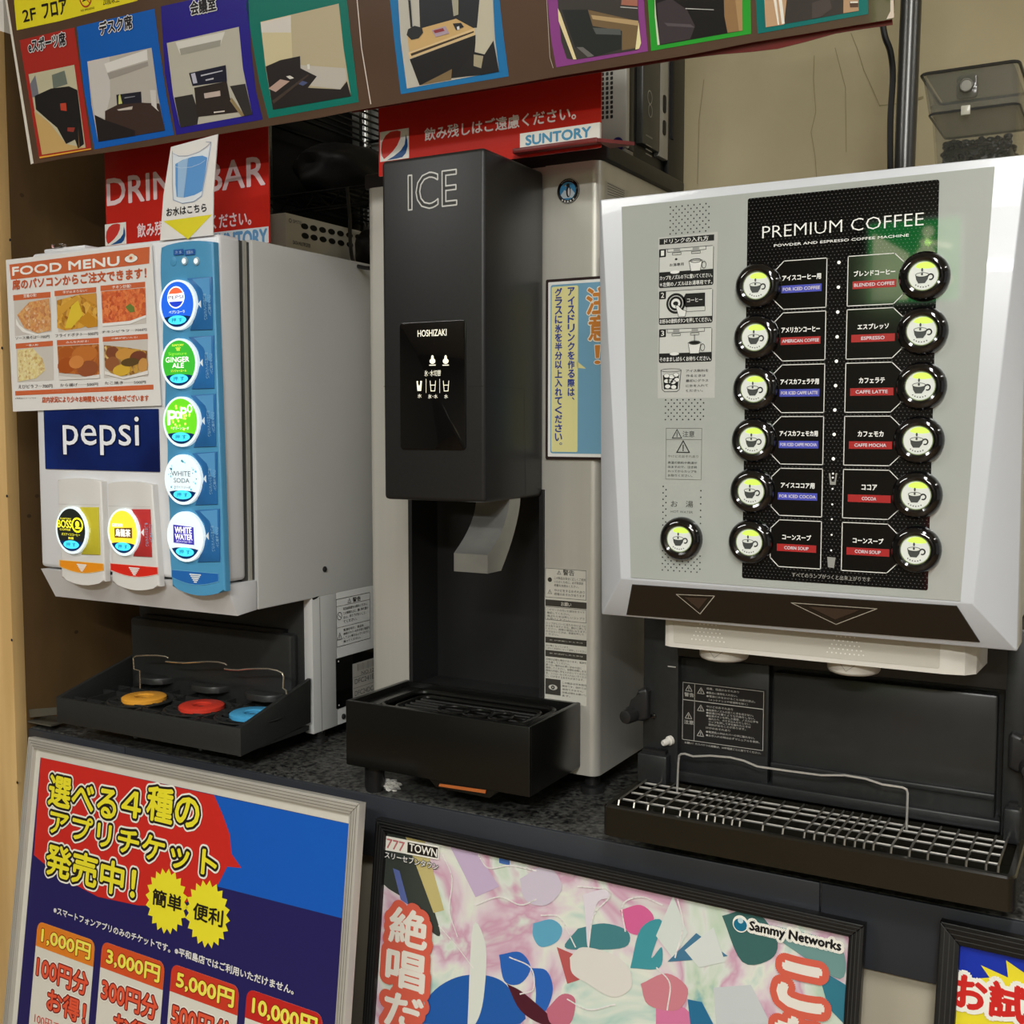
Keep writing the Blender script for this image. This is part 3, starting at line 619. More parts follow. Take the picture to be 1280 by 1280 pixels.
def foot_smile(parent, x0, x1, yt, yb, c, cl, n, name):
    b = MB(); u0, vt = df.uv(x0, yt, n); u1 = df.uv(x1, yt, n)[0]; vb = df.uv((x0 + x1) / 2, yb, n)[1]; vq = df.uv(x0, yt + (yb - yt) * .5, n)[1]
    pts = [(u0, vt), (u1, vt)] + [(u1 + (u0 - u1) * t / 10, vq - (vq - vb) * math.sin(math.pi * t / 10)) for t in range(11)]
    b.poly(df, pts, n, c); b.line(df, pts, .0008, n + .0002, cl, True)
    um = (u0 + u1) / 2 + .001; L = ink((240, 244, 240), .4)
    for k in range(5):
        w = .0095 * (1 - k * .2); v = vt - .004 - k * (vt - vb) * .14; b.line(df, [(um - w, v), (um + w, v)], .0016, n + .0003, L)
    b.build(name, parent)
foot_smile(col, 214.5, 273, 712, 731, ink((38, 108, 186)), ink((110, 180, 220)), NB + .0006, 'arrow_mark')
m_valve = mat('valve_panel_white', (222, 220, 216), .32, noise=.01, nscale=5)
for (x0, x1, yt, yb, ecx, ecy, nm, c, em, art, lb, tabc, smc, sml) in (
        ((71, 76.5), (126, 131), 600, 722, 88.3, 663, 'coffee', (34, 38, 34), .25, art_coffee, 'black and yellow button for iced coffee', (216, 204, 60), (240, 150, 30), (250, 210, 120)),
        ((133.5, 140), (190, 199), 604, 728, 153, 665.5, 'tea', (226, 206, 56), .7, art_tea, 'yellow button for oolong tea', (206, 60, 60), (224, 44, 30), (250, 200, 190))):
    va = pull(df, door, 'valve_panel', x0, x1, yt, yb, .0035, m_valve, .010, 'raised white valve panel with %s foot mark' % ('orange' if nm == 'coffee' else 'red'))
    b = MB(); n = NB + .0014; s = 0 if nm == 'coffee' else 66
    tabrect([(ecx + 11, ecy - 29), (ecx + 34.5, ecy - 29), (ecx + 36.5, ecy + 31), (ecx + 13, ecy + 30), (ecx + 21, ecy + 8), (ecx + 19, ecy - 14)], mat('tab_' + nm, tabc, .3, noise=.12, nscale=14), n)
    if nm == 'tea': b.pp(df, [(ecx + 23, ecy), (ecx + 27, ecy - 5), (ecx + 27, ecy + 5)], n + .0002, ink(ARR)); vnote(b, ecx + 29.5, ecy - 12, ecy + 19, n + .0003)
    else: b.pp(df, [(ecx + 22, ecy), (ecx + 25, ecy - 4), (ecx + 25, ecy + 4)], n + .0002, ink((236, 230, 140)))
    b.build('instruction_tab', va)
    b = MB(); b.line(df, df.pts([(x0[0] + 2, ecy - 33), (x1[0] - 2, ecy - 32)], NB + .0004), .0005, NB + .0004, ink((196, 194, 190))); b.build('step_line', va)
    egg(ecx, ecy, 19.5, 29.5, nm, c, em, art, va, NB, lb, .45)
    foot_smile(va, x0[1] - 2, x1[1] - 2, 700 if nm == 'coffee' else 704, 716 if nm == 'coffee' else 721, ink(smc), ink(sml), NB + .0006, 'arrow_mark')
# side stickers, rating plate, screws
b = MB(); n = .0004; q = ds.uv
b.line(ds, [q(420, 749.5), (q(462, 739)[0], q(420, 749.5)[1]), (q(462, 739)[0], q(421, 809)[1]), q(421, 809)], .0007, n, dk, True)
a1, a2 = q(420, 749.5); aw = q(462, 739)[0] - a1; ah = a2 - q(421, 809)[1]
U = lambda x, y: (a1 + aw * x, a2 - ah * y)
b.line(ds, [U(0, .15), U(1, .15)], .0005, n, dk); b.line(ds, [U(0, .60), U(1, .60)], .0005, n, dk)
warn_sign(b, ds, *U(.38, .085), .0042, n, dk); b.text(ds, '警告', U(.48, .03), U(.72, .13), n, dk, .03, uv=True)
b.line(ds, ell(*U(.09, .36), .0055, n=20), .0009, n, dk, True); b.line(ds, [U(.05, .32), U(.13, .40)], .0008, n, dk)
warn_sign(b, ds, *U(.09, .80), .006, n, dk)
for k, (s, w_) in enumerate((('取扱説明書をお読みください。', .72), ('この機械の上に、重い物を置か', .74), ('ない、吊り下げないこと、', .68), ('てください。', .4))): b.text(ds, s, U(.2, .20 + k * .09), U(.2 + w_, .26 + k * .09), n, dk, .02, uv=True)
for k, (s, w_) in enumerate((('電源を切り、部品を', .6), ('機械のカバーを外す前に電源を', .78), ('して上に乗らないでください', .76), ('触ってください。', .5))): b.text(ds, s, U(.2, .65 + k * .08), U(.2 + w_, .705 + k * .08), n, dk, .02, uv=True)
b.build('caution_label', dd)
b = MB(); a1, a2 = q(419.5, 823.5); aw = q(462, 811)[0] - a1; ah = a2 - q(420.5, 886.5)[1]
b.prism(ds, rr(a1, a2 - ah, a1 + aw * 1.35, a2, .002), 0, .001, m_gloss); pl_ = b.build('rating_plate', dd, 'black plate with silver rating label')
b = MB(); b.poly(ds, [U(.46, .2), U(1.3, .2), U(1.3, .96), U(.46, .96)], .0014, ink((168, 166, 158)))
for k in range(12): b.line(ds, [U(.62 + k * .05, .24), U(.62 + k * .05, .36)], .0007 + .0006 * (k % 3 == 0), .0017, dk)
b.text(ds, 'DFC241EC', U(.52, .52), U(1.2, .62), .0017, dk, uv=True); b.text(ds, 'DFC24DCA1', U(.52, .76), U(1.2, .86), .0017, dk, uv=True); b.text(ds, 'NO.12', U(.72, .40), U(1.1, .47), .0017, dk, uv=True)
for y in (.48, .70): b.line(ds, [U(.48, y), U(1.3, y)], .0005, .0017, dk)
for x, y in ((.06, .06), (.06, .93)): b.poly(ds, ell(*U(x, y), .0014, n=10), .0014, ink((220, 220, 215)))
b.build('lettering', pl_)
for px, py, r_ in ((405.5, 711.5, .0042), (429, 895.5, .0042)):
    u, v = ds.uv(px, py); b = MB(); b.lathe(ds.w(u, v, 0), (1, 0, 0), [(r_, 0), (r_, .0015), (r_ * .6, .003), (r_ * .2, .0034)], m_blk, 16); b.build('screw', dd)
for x in (XW + .05, XS - .045):
    for y in (1.31, 1.50):
        b = MB(); b.lathe((x if x < -1.2 else -1.06, y, ZC + ZT), (0, 0, 1), [(.012, 0), (.012, .006), (.008, .008), (.008, .0205)], m_blk, 14); b.build('foot', dd)
# dark back panel above the tray
b = MB(); bx0, bx1 = XW + .0055, XS - .0165
b.zbox(bx0, bx1, 1.2795, 1.334, -.449, -.251, m_blk2, .003); bp_ = b.build('back_panel', dd)
b = MB(); b.zbox(bx0 - .002, bx1 - .010, 1.262, 1.2795, -.43, -.303, m_blk2, .006); b.zbox(bx0 + .02, bx1 - .03, 1.268, 1.2795, -.3035, -.298, m_deep); b.build('splash_step', bp_)
for cx in (-1.345, -1.228, -1.118):
    b = MB(); pts = [(cx - .036, 1.262), (cx - .030, 1.246), (cx - .015, 1.236), (cx + .015, 1.236), (cx + .030, 1.246), (cx + .036, 1.262)]
    b.prism(flatz(-.40), pts, 0, .010, m_blk2, .003); b.build('cup_stop', bp_)
# tray with sloping sides
b = MB(); sd = [(1.1242, -.404), (1.2726, -.3656), (1.2712, -.4303), (1.1240, -.443)]
b.prism(Pl((XS, 0, ZC), (0, 1, 0), (0, 0, 1)), sd, -.005, .0012, m_blk2, .001); b.prism(Pl((XW, 0, ZC), (0, 1, 0), (0, 0, 1)), sd, -.003, .003, m_blk2, .001)
b.zbox(XW - .003, XS + .001, 1.1236, 1.1295, -.443, -.4045, m_blk2, .002); b.zbox(XW, XS, 1.128, 1.268, -.441, -.434, m_blk2)
b.zbox(XW, XS - .006, 1.129, 1.136, -.412, -.408, m_blk2, .001)
tr = b.build('drip_tray', dd, 'dark grey drip tray with sloping sides')
b = MB()
for k in range(9):
    x = XW + .03 + k * .0385; b.zbox(x, x + .003, 1.132, 1.262, -.430, -.4085, m_blk2)
for y in (1.150, 1.205, 1.235): b.zbox(XW + .004, XS - .006, y, y + .003, -.430, -.4085, m_blk2)
b.build('rib_grid', tr)
ringc = [(180, 869.5, (236, 166, 58), 'orange'), (251.8, 880, (212, 62, 46), 'red'), (316, 889.5, (74, 164, 212), 'blue')]
for px, py, c, nm in ringc:
    d = ray(px, py); P0 = CAM + d * ((-.402) / d.z)
    b = MB(); b.lathe((P0.x - .006, P0.y, ZC - .412), (0, 0, 1), [(.046, 0), (.050, .0035), (.047, .0048), (.044, .0035), (.040, .003)], m_blk2, 36, cap=False)
    for k in range(4): b.zbox(P0.x - .045, P0.x + .04, P0.y - .03 + k * .018, P0.y - .026 + k * .018, -.4115, -.4075, m_blk2)
    rest = b.build('cup_rest', tr)
    b = MB(); m = mat('ring_' + nm, c, .35, em=0)
    b.lathe((P0.x, P0.y, ZC - .4085), (0, 0, 1), [(.013, 0), (.012, .005), (.014, .0065), (.030, .0065), (.0325, .005), (.0325, 0)], m, 40, cap=False)
    b.build('target_ring', rest, nm + ' target ring')
m_wire = mat('bright_wire', (214, 206, 186), .22, metal=.9)
gp = front(1.212); z1 = zc(6.4, 60, 760); z2 = zc(6.4, 220, 760)
for pts in (z1((737, 645), (735, 500), (690, 490), (683, 400), (703, 384), (780, 380), (880, 380), (940, 388), (965, 400)),
            z1((943, 428), (1030, 436), (1090, 438)) + z2((50, 440), (140, 434), (250, 429), (340, 433), (390, 446), (408, 458)),
            z2((388, 487), (440, 494), (500, 496), (560, 488), (650, 485), (740, 487), (810, 500), (850, 520), (860, 550), (855, 640), (880, 660), (884, 690))):
    b = MB(); b.tube([gp.w(*gp.uv(*p)) for p in pts], .0013, m_wire, 8); b.build('wire_guard', tr, 'bright bent wire guard')
for px, py in ((94, 912), (247, 940), (164, 925)):
    d = ray(px, py - 4); P0 = CAM + d * (-.4465 / d.z); b = MB(); b.lathe((P0.x, max(P0.y, 1.14), ZC - .450), (0, 0, 1), [(.004, 0), (.005, .008)], m_blk2, 12); b.build('tray_stud', tr)
# ---- menu sheet stuck on the dispenser
mp_ = front(1.0995); m_paper = mat('laminated_paper', (232, 230, 226), .25, coat=.3)
b = MB(); b.prism(mp_, [mp_.uv(*p) for p in ((8, 325), (190, 305), (202, 507), (17, 514.5))], 0, .001, m_paper)
menu = tag(b.build('food_menu'), 'laminated white and orange food menu sheet on the left machine', 'menu')
og = ink((206, 104, 62)); ot = ink((196, 92, 52)); n = .0013; zz = zc(4.923, 0, 280)
b = MB()
for p in (((57, 250), (920, 140), (918, 243), (67, 343)), ((80, 438), (310, 417), (311, 452), (82, 472)), ((335, 412), (592, 388), (592, 420), (336, 445)), ((618, 380), (893, 355), (893, 388), (618, 413)),
          ((95, 737), (325, 718), (326, 750), (97, 768)), ((350, 715), (608, 700), (608, 734), (351, 748)), ((632, 695), (908, 675), (910, 708), (632, 725)), ((93, 1028), (944, 988), (945, 1018), (94, 1056))):
    b.pp(mp_, zz(*p), n, og)
b.build('colour_bar', menu)
pics = [(((85, 472), (312, 452), (318, 662), (92, 690)), ((240, 226, 190), (206, 130, 74), (226, 176, 110), (190, 120, 80)), 70), (((343, 445), (592, 422), (602, 648), (358, 668)), ((120, 70, 20), (210, 150, 50), (228, 180, 80), (160, 96, 30)), 34),
        (((622, 413), (894, 390), (900, 612), (632, 632)), ((178, 70, 40), (220, 106, 60), (236, 140, 80), (196, 80, 50)), 60), (((100, 770), (326, 752), (332, 960), (106, 975)), ((240, 232, 196), (222, 202, 130), (236, 224, 170), (200, 160, 96)), 80),
        (((352, 748), (608, 734), (612, 950), (362, 960)), ((120, 60, 20), (196, 116, 50), (170, 90, 36), (214, 140, 76)), 36), (((634, 727), (908, 710), (910, 938), (640, 948)), ((140, 100, 60), (206, 160, 70), (120, 70, 40), (220, 190, 120)), 40)]
for i, (p, cs, sc) in enumerate(pics):
    b = MB(); b.pp(mp_, zz(*p), n, ink((206, 200, 192)))
    (ax, ay), (bx, by), (cx, cy), (dx, dy) = p; mx = (ax + bx + cx + dx) / 4; my = (ay + by + cy + dy) / 4; wd = (bx - ax) / 2; hg = (cy - by) / 2
    m = blotch('food_print_%d' % i, cs, sc * 3.4, seed=i + 1)
    P = {0: ((105, 560), (180, 480), (300, 458), (312, 560), (312, 655), (230, 672), (150, 640)), 1: ((350, 470), (480, 436), (592, 424), (600, 600), (500, 640), (400, 655), (352, 640)), 2: ((622, 416), (894, 392), (898, 560), (800, 595), (632, 612)),
         3: ((108, 775), (200, 762), (262, 830), (280, 900), (220, 950), (112, 970)), 4: ((353, 752), (608, 738), (612, 930), (480, 925), (362, 915)), 5: ((640, 745), (780, 760), (905, 780), (908, 900), (800, 930), (700, 935), (645, 880))}[i]
    if i in (0, 3): b.pp(mp_, zz(*[(mx + (x - mx) * 1.12, my + (y - my) * 1.12) for x, y in P]) if False else zz(*P), n + .0002, ink((242, 240, 234)))
    b.pp(mp_, zz(*P), n + .0004, m)
    if i == 1:
        for q_, c in ((((350, 520), (470, 440), (490, 460), (400, 540), (355, 570)), (214, 160, 60)), (((400, 640), (440, 500), (480, 470), (510, 560), (440, 640)), (226, 196, 60)), (((480, 600), (540, 540), (600, 590), (600, 630), (540, 640)), (200, 140, 40)), (((490, 440), (592, 425), (594, 500), (540, 470)), (208, 150, 60))): b.pp(mp_, zz(*q_), n + .0006, ink(c))
    def eb(cx, cy, rx, ry, c, k=0): 
        q = zz(*[(cx + rx * math.cos(R(a)), cy + ry * math.sin(R(a)) - rx * math.cos(R(a)) * .1) for a in range(0, 360, 24)]); b.pp(mp_, q, n + .0006 + k * .00005, c if not isinstance(c, tuple) else ink(c))
    if i == 4:
        for k, (cx, cy, rx, ry, c) in enumerate(((405, 790, 48, 34, (176, 92, 36)), (520, 800, 80, 50, (196, 116, 52)), (410, 870, 56, 50, (170, 84, 32)), (540, 890, 66, 50, (152, 84, 50)), (470, 850, 46, 40, (212, 136, 70)))): eb(cx, cy, rx, ry, c, k)
        b.pp(mp_, zz((362, 935), (480, 948), (612, 925), (612, 950), (362, 960)), n + .001, ink((226, 222, 216)))
    if i == 5:
        for k, (cx, cy, rx, ry, c) in enumerate(((690, 790, 40, 36, (130, 74, 48)), (768, 800, 58, 36, (206, 150, 70)), (850, 820, 52, 40, (120, 66, 46)), (690, 860, 44, 44, (150, 92, 56)), (748, 900, 54, 36, (216, 176, 60)), (880, 868, 30, 44, (204, 150, 80)), (800, 850, 56, 26, (96, 74, 40)))): eb(cx, cy, rx, ry, c, k)
        b.pp(mp_, zz((645, 905), (760, 945), (910, 900), (910, 925), (760, 955), (645, 925)), n + .0012, ink((232, 228, 222)))
    if i == 0: b.pp(mp_, zz((98, 580), (118, 620), (160, 655), (240, 682), (225, 690), (140, 665), (100, 620)), n + .0006, ink((240, 238, 232)))
    if i == 2: b.pp(mp_, zz((630, 612), (800, 596), (898, 560), (899, 575), (800, 615), (632, 630)), n + .0006, ink((240, 238, 234)))
    if i == 2: b.pp(mp_, zz((770, 510), (800, 490), (825, 510), (830, 540), (800, 545)), n + .0006, ink((110, 130, 60)))
    b.build('food_picture', menu)
b = MB()
b.text(mp_, 'FOOD MENU', (zz((82, 268))[0]), (zz((740, 254))[0]), n + .0004, ink((246, 244, 238)), .10)
fw = ink((246, 244, 238)); u, v = mp_.uv(*zz((812, 210))[0]); b.poly(mp_, ell(u, v - .001, .0125, .0052), n + .0003, fw); b.line(mp_, ell(u, v - .001, .0125, .0052), .0006, n + .0004, ink((80, 50, 30)), True); b.poly(mp_, ell(u + .001, v + .001, .0062, .0045), n + .0005, ink((240, 226, 200))); b.poly(mp_, ell(u, v, .003, .002), n + .0006, og)
b.text(mp_, '席のパソコンからご注文できます！', zz((82, 346))[0], zz((905, 334))[0], n + .0003, ot, .08)
for s, a, c in (('定番の味!', (150, 434), (230, 442)), ('手が止まらない!', (392, 413), (540, 411)), ('チキン炒飯!', (696, 380), (812, 386)), ('一番人気!', (165, 741), (242, 744)), ('みんな大好き!', (412, 722), (550, 722)), ('小腹が空いたら!', (690, 700), (852, 696))):
    b.text(mp_, s, zz(a)[0], zz((c[0], c[1] + 6))[0], n + .0003, fw, .02)
for s, a, c in (('ソース焼そば─700円', (100, 694), (310, 694)), ('フライドポテト─500円', (345, 678), (608, 676)), ('チキンピラフ─700円', (632, 658), (908, 650)), ('えびピラフ─700円', (118, 990), (328, 1000)), ('から揚げ──500円', (376, 982), (608, 988)), ('たこ焼き──500円', (650, 970), (902, 974))):
    b.text(mp_, s, zz(a)[0], zz((c[0], c[1] + 8))[0], n + .0003, ink((70, 60, 60)), .01)
b.text(mp_, '一部店舗ではご利用出来ない商品を提供しています', zz((305, 1027))[0], zz((744, 1018))[0], n + .0003, fw, .01)
b.text(mp_, '店内状況により少々お時間をいただく場合がございます', zz((264, 1064))[0], zz((920, 1090))[0], n + .0003, ot, .08)
b.text(mp_, '※写真はイメージです', zz((98, 1068))[0], zz((228, 1076))[0], n + .0003, dk)
b.build('lettering', menu)
# ---- water note standing up from the dispenser top
wn = front(1.1005); b = MB()
b.prism(wn, [wn.uv(*p) for p in ((214.5, 184), (273, 168), (267.5, 240), (267, 294), (201, 301), (205, 245))], 0, .0012, m_paper, 0)
note = tag(b.build('water_note'), 'white note with blue glass of water and yellow arrow above the taps', 'notice')
zz = zc(7.111, 180, 160); n = .0015; b = MB()
b.pp(wn, zz((258, 215), (300, 250), (370, 255), (470, 225), (560, 180), (605, 130), (560, 400), (522, 610), (450, 655), (350, 670), (270, 650), (258, 500)), n, ink((224, 232, 238)))
b.pp(wn, zz((278, 320), (340, 285), (430, 255), (520, 245), (562, 262), (545, 400), (515, 560), (450, 595), (360, 618), (290, 612), (280, 500)), n + .0002, ink((92, 152, 214)))
b.pp(wn, zz((300, 308), (380, 270), (392, 270), (372, 450), (352, 617), (300, 612)), n + .0004, ink((156, 190, 224)))
b.line(wn, wn.pts(zz((280, 345), (340, 358), (430, 350), (510, 320), (552, 290))), .0006, n + .0005, ink((190, 214, 236)))
b.line(wn, wn.pts(zz((262, 210), (262, 500), (268, 640), (350, 672), (450, 656), (522, 606), (560, 400), (606, 130))), .0008, n + .0005, ink((140, 156, 190)))
b.line(wn, wn.pts(zz((260, 225), (320, 252), (400, 250), (500, 215), (570, 165), (605, 128), (560, 125))), .0006, n + .0005, ink((150, 160, 190)))
b.build('glass_print', note)
b = MB(); b.text(wn, 'お水はこちら', zz((206, 715))[0], zz((562, 745))[0], n, ink((30, 28, 28)), .06); b.build('lettering', note)
b = MB(); b.pp(wn, zz((172, 828), (606, 768), (392, 990)), n, ink((226, 214, 44))); b.build('arrow_mark', note)
# ================================================================== COFFEE MACHINE (right)
cm = thing('coffee_machine', 'wide white coffee machine with black panel of drink buttons', 'coffee machine', (-.30, 1.30, ZC + ZT))
FO, FF = front(1.11), front(1.083)
m_shell = mat('coffee_white_shell', (208, 212, 217), .28, noise=.01, nscale=4, coat=.2)
O = [FO.uv(749.5, 250), (FO.uv(1286, 194.5)[0], FO.uv(749.5, 250)[1]), FO.uv(1271.5, 814), (FO.uv(752, 768)[0], FO.uv(1271.5, 814)[1])]
G = [(O[0][0] * 1.083 / 1.11 + .0012, O[0][1] * 1.083 / 1.11), (O[1][0] * 1.083 / 1.11 - .0010, O[0][1] * 1.083 / 1.11), FF.uv(1216, 755), (FF.uv(776, 727)[0], FF.uv(1216, 755)[1])]
b = MB(); vs = [FO.w(*p, -.045) for p in O] + [FO.w(*p, 0) for p in O] + [FF.w(*p, 0) for p in G]
fs = [(8, 11, 10, 9), (4, 8, 9, 5), (5, 9, 10, 6), (6, 10, 11, 7), (7, 11, 8, 4), (0, 4, 5, 1), (1, 5, 6, 2), (2, 6, 7, 3), (3, 7, 4, 0), (0, 1, 2, 3)]
bm = bmesh.new(); bv = [bm.verts.new(v) for v in vs]
for f in fs: bm.faces.new([bv[i] for i in f])
bmesh.ops.recalc_face_normals(bm, faces=bm.faces); bmesh.ops.bevel(bm, geom=bm.edges[:], offset=.0012, segments=2, affect='EDGES', profile=.5)
b._bm(bm, m_shell); cdoor = b.build('door', cm, 'white faceted door')
b = MB(); b.zbox(O[0][0] + .006, O[1][0] - .004, 1.155, 1.52, -.198, .2375, m_grey, .004); b.build('cabinet', cm)
m_sheet = mat('silver_grey_sheet', (174, 179, 173), .3, noise=.02, nscale=6, coat=.8)
b = MB(); q = FF.pts([(777, 258.5), (1243.5, 208), (1200.5, 751.5), (788.5, 722)], .0006); b.prism(FF, q, 0, .0007, m_sheet); sheet = b.build('front_sheet', cdoor, 'glossy silver grey front sheet')
m_dotp = dots('dotted_black_print', (9, 9, 10), (80, 80, 78), .0036, .0062, .0005, .03)
u0, v1 = FF.uv(937.5, 248, .001); u1, v0 = FF.uv(1160, 738, .001); u1 = (u1 + FF.uv(1174, 224, .001)[0]) / 2; u0 = (u0 + FF.uv(925, 722, .001)[0]) / 2
b = MB(); b.prism(FF, rr(u0, v0, u1, v1, .002), .0006, .0012, m_dotp); dpan = b.build('button_panel', cdoor, 'black dotted button panel')
PU0, PU1 = u0, u1
# perforation print
def dotfield(D, pl, a, c, pu, pv, r, n, m, skip=None):
    u0, v1 = pl.uv(*a, n); u1, v0 = pl.uv(*c, n); i = 0; v = v1
    while v > v0:
        u = u0 + (pu / 2 if i % 2 else 0)
        while u < u1:
            if not skip or not skip(u, v): D.poly(pl, ell(u, v, r, n=6), n, m)
            u += pu
        v -= pv / 2; i += 1
b = MB(); pd = ink((52, 52, 50)); n = .0009
dotfield(b, FF, (838, 259), (886, 291), .0062, .0066, .00085, n, pd); dotfield(b, FF, (832, 500), (880, 528), .0062, .0066, .00085, n, pd)
wu, wv = FF.uv(851, 673.5, .006)
hole = lambda u, v: abs(u - wu) < .0165 and wv - .01 < v < wv + .062 or (u - wu) ** 2 + (v - wv) ** 2 < .0215 ** 2
dotfield(b, FF, (829, 608), (877, 716), .0062, .0066, .00085, n, pd, hole); b.build('perforation_print', sheet, kind='stuff')
# how-to stickers
b = MB(); n = .0010; zz = zc(4.572, 750, 220); kb = ink((22, 22, 22)); kw = ink((226, 228, 222)); kg = ink((150, 152, 148))
def qz(x, y, n=n): return FF.uv(750 + x / 4.572, 220 + y / 4.572, n)
b.prism(FF, [qz(334, 352), qz(672, 318), qz(655, 1268), qz(330, 1270)], .0006, .0009, mat('clear_sticker', (190, 192, 186), .15)); stk = b.build('how_to_sticker', sheet)
b = MB()
def qr(x0, y0, x1, y1, m, nn=n):
    """upright rectangle whose upper edge is measured at its left end and lower edge at its right end"""
    a = qz(x0, y0); c = qz(x1, y1); b.poly(FF, [a, (c[0], a[1]), c, (a[0], c[1])], nn, m)
def ql(pts, w, m=kb, nn=n + .0002, closed=False): b.line(FF, [qz(*p) for p in pts], w, nn, m, closed)
def qt(s, x0, y0, x1, y1, m, w=.02, nn=n + .0004): b.text(FF, s, qz(x0, y0), qz(x1, y1), nn, m, w, uv=True)
qr(340, 360, 652, 368, kb); qt('ドリンクの入れ方', 368, 362, 620, 368, kw, .03)
for (y0, y1, num) in ((428, 622, '1'), (668, 838, '2'), (885, 1060, '3')):
    a = qz(338, y0 - 8); c = qz(648 - (y0 - 428) * .02, y1); b.poly(FF, rr(a[0], c[1], c[0], a[1], .002), n, kb)
    hband = .0 
    top = [a[0] + .0006, c[0] - .0006, a[1] - .0006]
    cut = c[1] + (a[1] - c[1]) * (.34 if num == '1' else .2)
    b.poly(FF, [(top[0], cut), (top[1], cut), (top[1], top[2]), (top[0], top[2])], n + .0001, ink((202, 205, 198)))
    b.poly(FF, rr(a[0], a[1] - .008, a[0] + .0075, a[1], .001), n + .0002, kb); b.text(FF, num, (a[0] + .0022, a[1] - .0015), (a[0] + .0055, a[1] - .0065), n + .0004, kw, .02, uv=True)
    W_ = c[0] - a[0]; H_ = a[1] - cut
    P = lambda x, y: (a[0] + W_ * x, cut + H_ * y)
    nn = n + .0003
    if num in '13':
        b.poly(FF, [P(0.01, 0), P(.99, 0), P(.99, .10), P(.01, .10)], nn, kb); b.poly(FF, ell(*P(.3, .07), .005, .0016, 16), nn + .0002, kw)
        b.line(FF, [P(.16, .98), P(.16, .86), P(.86, .86), P(.86, .98)], .0005, nn, kb)
        for cx in (.33, .68): b.poly(FF, [P(cx - .06, .98), P(cx + .06, .98), P(cx + .06, .82), P(cx - .06, .82)], nn + .0001, kg); b.line(FF, [P(cx - .08, .82), P(cx - .08, .74), P(cx + .08, .74), P(cx + .08, .82)], .0004, nn + .0002, kb, True)
        cx = .68; cup = [P(cx - .12, .46), P(cx - .085, .06), P(cx + .085, .06), P(cx + .12, .46)]
        b.poly(FF, cup, nn + .0003, ink((222, 224, 218))); b.line(FF, cup, .0005, nn + .0005, kb, True); b.line(FF, ell(*P(cx, .46), .0058, .0018, 18), .0005, nn + .0006, kb, True); b.line(FF, ell(*P(cx + .15, .28), .0022, .0034, 14), .0005, nn + .0005, kb, True)
        if num == '3': b.poly(FF, ell(*P(cx, .46), .0052, .0014, 18), nn + .0007, kb); b.line(FF, [P(cx, .74), P(cx, .46)], .0007, nn + .0008, kb)
        else: b.text(FF, 'お湯専用', P(.2, .42), P(.46, .30), nn, kb, .01, uv=True); b.poly(FF, [P(.32, .62), P(.35, .57), P(.32, .52), P(.29, .57)], nn, kb)
    else:
        cu_b, cv_b = P(.32, .52); b.poly(FF, ell(cu_b, cv_b, .0102), nn, kb); b.line(FF, ell(cu_b, cv_b, .0075), .0008, nn + .0002, kw, True); b.poly(FF, ell(cu_b, cv_b, .0048), nn + .0003, kw); b.poly(FF, ell(cu_b, cv_b, .0028, .0020), nn + .0004, kb)
        b.poly(FF, [P(.50, .36), P(.86, .36), P(.86, .86), P(.50, .86), P(.44, .62)], nn, kb); b.text(FF, 'コーヒー', P(.53, .68), P(.81, .54), nn + .0003, kw, .03, uv=True); b.line(FF, [P(.52, .36), P(.52, .20), P(.86, .20), P(.86, .36)], .0004, nn, kb)
        b.poly(FF, [P(.32, .42), P(.36, .46), P(.44, .28), P(.52, .22), P(.50, .0), P(.38, .0)], nn + .0005, kw); b.line(FF, [P(.32, .42), P(.36, .46), P(.44, .28), P(.52, .22), P(.50, .02), P(.38, .02)], .0005, nn + .0006, kb, True)
    T = {'1': ('カップをノズルの下に置いてください。', '＊左側のノズルはお湯専用です。'), '2': ('お好みの飲料ボタンを押してください。',), '3': ('そのまましばらくお待ちください。',)}[num]
    for k, s in enumerate(T):
        hh = (cut - c[1]) / len(T); yt = cut - hh * (k + .16); b.text(FF, s, (a[0] + W_ * .02, yt), (a[0] + W_ * .98, yt - hh * .66), nn, kw, .03, uv=True)
# iced glass drawing
a = qz(348, 1112); c = qz(462, 1232); W_, H_ = c[0] - a[0], a[1] - c[1]; P = lambda x, y: (a[0] + W_ * x, c[1] + H_ * y); nn = n
b.line(FF, [P(0, 1), P(.08, .1), P(.2, 0), P(.8, 0), P(.92, .1), P(1, 1)], .0006, nn, kb); b.line(FF, ell(*P(.5, 1), W_ / 2, .0016, 20), .0005, nn, kb, True)
b.poly(FF, [P(.1, .78), P(.16, .12), P(.84, .12), P(.9, .78)], nn, kb)
for x, y in ((.3, .75), (.55, .7), (.75, .78), (.3, .5), (.62, .45), (.8, .55), (.35, .25), (.65, .22), (.48, .5)): b.poly(FF, ell(*P(x, y), W_ * .14, H_ * .10, 10), nn + .0002, kw); b.line(FF, ell(*P(x, y), W_ * .14, H_ * .10, 10), .0003, nn + .0003, kb, True)
for k, (s, w_) in enumerate((('アイス飲料を', 128), ('作るときは', 112), ('最初にグラス', 128), ('に氷を入れて', 126), ('ください。', 96))): qt(s, 492, 1106 + k * 28.5, 492 + w_, 1112 + k * 28.5 + 6, ink((60, 60, 58)), .01)
b.build('how_to_print', stk)
b = MB(); zz5 = lambda x, y: FF.uv(750 + x / 4.572, 480 + y / 4.572, n); lg = ink((120, 120, 112)); dg = ink((70, 70, 66))
a = zz5(378, 253); c = zz5(578, 548); b.line(FF, [a, (c[0], a[1]), c, (a[0], c[1])], .0005, n, lg, True); m_ = zz5(378, 317)[1]; b.line(FF, [(a[0], m_), (c[0], m_)], .0005, n, lg)
